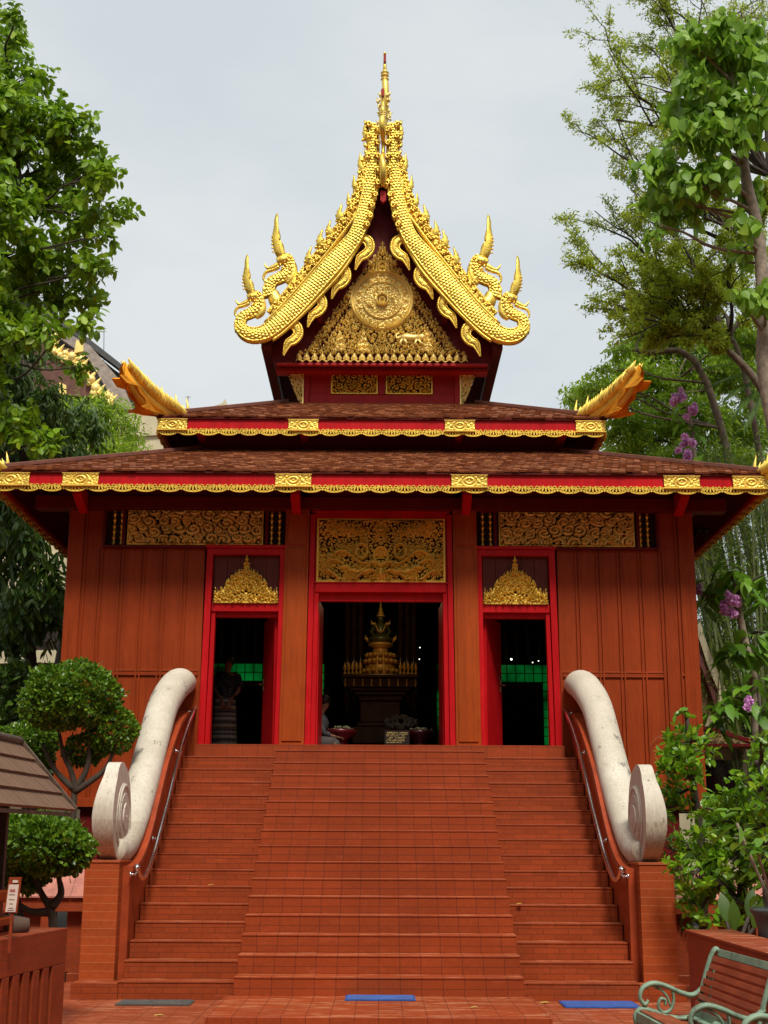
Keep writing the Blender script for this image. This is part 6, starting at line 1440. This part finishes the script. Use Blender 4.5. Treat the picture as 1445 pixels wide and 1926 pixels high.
# ---- lamp under the right side eave, hanging wire, fallen leaves
c = U(1322, 1002, 22.6); m = MB(); m.tube([(c.x-.2, 22.6, c.z+.22), (c.x, 22.6, c.z+.15)], .02, 6); m.box(c.x-.10, c.x+.10, 22.5, 22.7, c.z+.02, c.z+.16); m.box(c.x-.13, c.x-.10, 22.48, 22.72, c.z-.06, c.z+.12); m.tube([(c.x-.05, 22.6, c.z+.1), (c.x+.07, 22.6, c.z-.1)], .03, 8)
tag(m.build('floodlight', M_dark, ROOT), None)
w_ = [U(x, y, 20.35) for x, y in ((1228, 1425), (1224, 1405), (1235, 1388), (1262, 1380), (1290, 1381))]
m = MB(); m.tube(smooth_path([tuple(v) for v in w_], 5), .004, 5); tag(m.build('wire', simple('copper wire', (.25, .08, .03), .5), None), 'thin loop of wire against the hall wall above the pointed shrub', 'wire')
for i, (x, y, zq, lab) in enumerate(((1027, 1886, .008, 'dry yellow leaf on the paving right of the dais'), (978, 1727, 1.0, 'tiny yellow leaf lying on the right side flight'), (1302, 1783, .91, 'yellow leaf stuck on the bench back'))):
    if i == 0: v = UZ(x, y, .01)
    elif i == 1: v = Vector((U(978, 1727, 16.85).x, 16.78, .985))
    else: continue
    m = MB(); s_ = .05 if i == 0 else .03; m.add([(v.x-s_, v.y, v.z), (v.x-s_*.2, v.y-s_*.6, v.z+.008), (v.x+s_, v.y, v.z+.004), (v.x, v.y+s_*.6, v.z+.012), (v.x-s_*1.5, v.y+.01, v.z+.004)], [(0, 1, 2, 3), (0, 3, 4)])
    tag(m.build('fallen_leaf', simple('dry yellow leaf', (.50, .36, .06), .7), None), lab, 'leaf')

# a few more leaves blown onto the steps and paving
for (x_, y_, z_, s_, lab) in ((-2.2, 14.2, .004, .045, 'curled brown leaf on the paving left of the dais near the grey doormat'), (.95, 13.9, .125, .035, 'small yellow leaf on the raised dais right of the blue doormat'), (-2.1, 17.3, 1.174, .035, 'small dry leaf on a step of the left flight')):
    m = MB(); m.add([(x_-s_, y_, z_), (x_-s_*.2, y_-s_*.6, z_+.008), (x_+s_, y_, z_+.006), (x_, y_+s_*.6, z_+.014), (x_-s_*1.5, y_+.01, z_+.004)], [(0, 1, 2, 3), (0, 3, 4)])
    tag(m.build('fallen_leaf', simple('dry leaf', (.42, .26, .06), .7), None), lab, 'leaf')
# ------------------------------------------------------------------ people
M_skin = simple('warm brown skin', (.30, .145, .085), .55, 0, .08, 8, 0)
def skin_mesh(name, verts, edges, radii, mat, parent, root_i=0, sub=2):
    me = bpy.data.meshes.new(name); me.from_pydata([tuple(v) for v in verts], edges, []); o = bpy.data.objects.new(name, me); COL.objects.link(o); o.parent = parent
    sk = o.modifiers.new('skin', 'SKIN'); sk.use_smooth_shade = True
    for i, r in enumerate(radii):
        s_ = me.skin_vertices[0].data[i]; s_.radius = r if isinstance(r, tuple) else (r, r); s_.use_root = (i == root_i)
    sb = o.modifiers.new('sub', 'SUBSURF'); sb.levels = sub; sb.render_levels = sub
    me.materials.append(mat); return o
def chain(V, E, Rr, start, pts):
    p = start
    for (v, r) in pts: V.append(v); Rr.append(r); E.append((p, len(V)-1)); p = len(V)-1
    return p
def hand(V, E, Rr, wrist_i, w, dirv, sidev, nv):
    """palm and five curled fingers grown from the wrist"""
    w = Vector(w); d = Vector(dirv).normalized(); s = Vector(sidev).normalized(); n = Vector(nv).normalized()
    pm = chain(V, E, Rr, wrist_i, [(w+d*.045, (.030, .016)), (w+d*.08, (.034, .014))])
    for k, (o, L_) in enumerate(((-.030, .060), (-.010, .072), (.010, .068), (.030, .052))):
        b = w+d*.085+s*o; chain(V, E, Rr, pm, [(b, .0095), (b+d*L_*.5+n*.010, .0085), (b+d*L_*.85+n*.034, .0075)])
    b = w+d*.03-s*.030; chain(V, E, Rr, pm-1, [(b, .011), (b+d*.028-s*.02+n*.01, .009), (b+d*.05-s*.022+n*.022, .008)])
def person(name_loc, lab, seated=False):
    root = empty('person', name_loc, lab, 'person'); X0, Y0, Z0 = 0, 0, 0
    V = []; E = []; Rr = []
    if not seated:  # standing, three-quarter turned to the right, arms lowered with hands together
        V.append((0, 0, .84)); Rr.append((.145, .11))
        ch = chain(V, E, Rr, 0, [((.01, 0, 1.0), (.125, .10)), ((.015, -.005, 1.15), (.145, .105)), ((.02, -.01, 1.27), (.15, .09)), ((.03, -.015, 1.33), (.06, .055)), ((.04, -.02, 1.39), (.048, .05))])
        chain(V, E, Rr, ch, [((.05, -.03, 1.45), (.068, .075)), ((.055, -.035, 1.52), (.076, .088)), ((.055, -.03, 1.575), (.055, .06))])
        sh = ch-2
        for sx in (-1, 1):
            e = chain(V, E, Rr, sh, [((.02+sx*.17, 0, 1.27), .05), ((.03+sx*.205, -.01, 1.14), .043), ((.05+sx*.19, -.03, 1.02), .037), ((.06+sx*.10, -.12, .90), .030), ((.07+sx*.055, -.155, .83), .024)])
            hand(V, E, Rr, e, V[e], (.1, -.15, -1), (1, .2, 0), (-.1*sx, -.6, .1))
            chain(V, E, Rr, 0, [((sx*.085, 0, .74), .088), ((sx*.09, -.01, .45), .062), ((sx*.09, .01, .25), .052), ((sx*.09, .01, .07), .036), ((sx*.09, -.10, .03), .035)])
    else:           # seated on the floor, leaning forward with the forearms on the knees, facing +x
        V.append((0, 0, .14)); Rr.append((.16, .14))
        ch = chain(V, E, Rr, 0, [((.01, 0, .28), (.14, .13)), ((.05, 0, .42), (.17, .13)), ((.09, 0, .55), (.17, .10)), ((.13, 0, .62), (.06, .055)), ((.16, 0, .67), (.05, .05))])
        chain(V, E, Rr, ch, [((.19, -.01, .73), (.07, .075)), ((.20, -.01, .80), (.08, .085)), ((.19, 0, .855), (.055, .06))]); sh = ch-2
        for sy in (-1, 1):
            e = chain(V, E, Rr, sh, [((.09, sy*.18, .54), .05), ((.13, sy*.21, .40), .044), ((.17, sy*.19, .29), .037), ((.29, sy*.10, .25), .031), ((.37, sy*.05, .24), .025)])
            hand(V, E, Rr, e, V[e], (1, -.3*sy, -.1), (0, 1, 0), (0, 0, -.7))
            chain(V, E, Rr, 0, [((.12, sy*.14, .12), .09), ((.34, sy*.28, .11), .07), ((.36, sy*.12, .06), .052), ((.30, -sy*.06, .05), .04), ((.26, -sy*.16, .045), .03)])
    body = skin_mesh('body', V, E, Rr, M_skin, root)
    return root
pw = person((U(421, 1400, 22.3).x, 22.3, ZF), 'standing person in a dark top and long patterned skirt inside the left doorway'); pw.rotation_euler = (0, 0, R(-12))
def kid(mb, name, m, par):  # build in the local frame of the person
    o = mb.build(name, m, None); o.parent = par; return o
mtop = Mat('dark floral blouse'); mtop = mtop.pbr(mtop.ramp(mtop.noise(28, None, 3), [(.5, (.012, .014, .03)), (.62, (.10, .12, .10))]), .8)
m = MB(); m.tube([(0, 0, .86), (.005, 0, .98), (.015, -.005, 1.14), (.02, -.01, 1.25), (.028, -.012, 1.31), (.035, -.015, 1.345)], [.172, .155, .178, .180, .13, .062], 20, .78, cap=False)
for sx in (-1, 1): m.tube([(.02+sx*.10, 0, 1.285), (.02+sx*.185, 0, 1.26), (.03+sx*.215, -.01, 1.15), (.045+sx*.21, -.02, 1.08)], [.07, .068, .062, .066], 12, 1, cap=False)
kid(m, 'blouse', mtop, pw)
mk = Mat('banded woven skirt'); tz = mk.n('ShaderNodeSeparateXYZ', {0: mk.n('ShaderNodeTexCoord').outputs['Object']})
zb = mk.math('FRACT', mk.math('MULTIPLY', tz.outputs[2], 3.4)); xb = mk.math('FRACT', mk.math('MULTIPLY', mk.math('ARCTAN2', tz.outputs[1], tz.outputs[0]), 5.5)); zb2 = mk.math('FRACT', mk.math('MULTIPLY', tz.outputs[2], 24))
base = mk.ramp(zb, [(0, (.03, .035, .06)), (.14, (.42, .38, .30)), (.20, (.03, .03, .05)), (.45, (.45, .28, .05)), (.52, (.40, .37, .30)), (.60, (.02, .02, .04)), (.85, (.40, .37, .30))])
for n_ in mk.t.nodes:
    if n_.type == 'VALTORGB': n_.color_ramp.interpolation = 'CONSTANT'
chk = mk.math('MULTIPLY', mk.math('GREATER_THAN', xb, .55), mk.math('GREATER_THAN', zb2, .4)); mk = mk.pbr(mk.mix(mk.math('MULTIPLY', chk, .8), base, (.40, .36, .28)), .85)
m = MB(); V = []; nseg = 28
for (z, r) in ((.03, .235), (.25, .215), (.5, .20), (.75, .19), (.88, .178), (.93, .160)):
    for k in range(nseg): a = 2*math.pi*k/nseg; rr = r*(1+.035*math.sin(a*7)*(1-z)); V.append((rr*math.cos(a), rr*.78*math.sin(a), z))
m.add(V, [(i*nseg+k, i*nseg+(k+1) % nseg, (i+1)*nseg+(k+1) % nseg, (i+1)*nseg+k) for i in range(5) for k in range(nseg)], smooth=True)
kid(m, 'skirt', mk, pw)
m = MB(); m.ball((.057, -.012, 1.535), .098, 14, 10, (.95, 1.05, 1.1)); m.ball((.05, .075, 1.50), .055, 10, 8)
kid(m, 'hair', simple('dark hair', (.012, .009, .008), .5, bump=0), pw)
m = MB(); m.ball((.058, -.132, 1.49), .014, 8, 6, (.8, 1.2, 1.2)); m.ball((.03, -.115, 1.51), .009, 6, 5); m.ball((.088, -.115, 1.51), .009, 6, 5); m.tube([(.035, -.118, 1.455), (.06, -.126, 1.452), (.082, -.118, 1.455)], .006, 6); kid(m, 'face', M_skin, pw)
m = MB(); m.tube([(.205+.0, -.085, .915), (.19, -.12, .90)], .036, 12); kid(m, 'bracelet', M_dark, pw)
ps = person((U(588, 1400, 21.75).x, 21.75, ZF), 'person in a grey shirt seated behind the left jamb of the middle doorway', True); ps.scale = (1.0, 1.0, 1.0)
m = MB(); m.tube([(0, 0, .12), (.01, 0, .28), (.05, 0, .42), (.09, 0, .53), (.115, 0, .59), (.13, 0, .625)], [.19, .175, .20, .19, .13, .065], 20, .82, cap=False)
for sy in (-1, 1): m.tube([(.09, sy*.10, .55), (.09, sy*.185, .53), (.13, sy*.215, .40), (.175, sy*.195, .29), (.27, sy*.115, .26)], [.07, .066, .060, .054, .046], 12, cap=False)
kid(m, 'shirt', simple('grey shirt', (.07, .07, .075), .85), ps)
m = MB(); m.tube([(-.05, -.1, .13), (.12, -.15, .13), (.36, -.29, .12)], [.13, .115, .09], 12); m.tube([(-.05, .1, .13), (.12, .15, .13), (.36, .29, .12)], [.13, .115, .09], 12); m.tube([(.36, -.28, .11), (.37, -.12, .07), (.30, .05, .06)], [.088, .07, .055], 10)
kid(m, 'trousers', simple('khaki trousers', (.06, .05, .045), .85), ps)
m = MB(); m.ball((.185, 0, .82), .10, 14, 10, (1.02, .95, 1.02)); kid(m, 'hair', simple('black hair', (.012, .01, .01), .5, bump=0), ps)
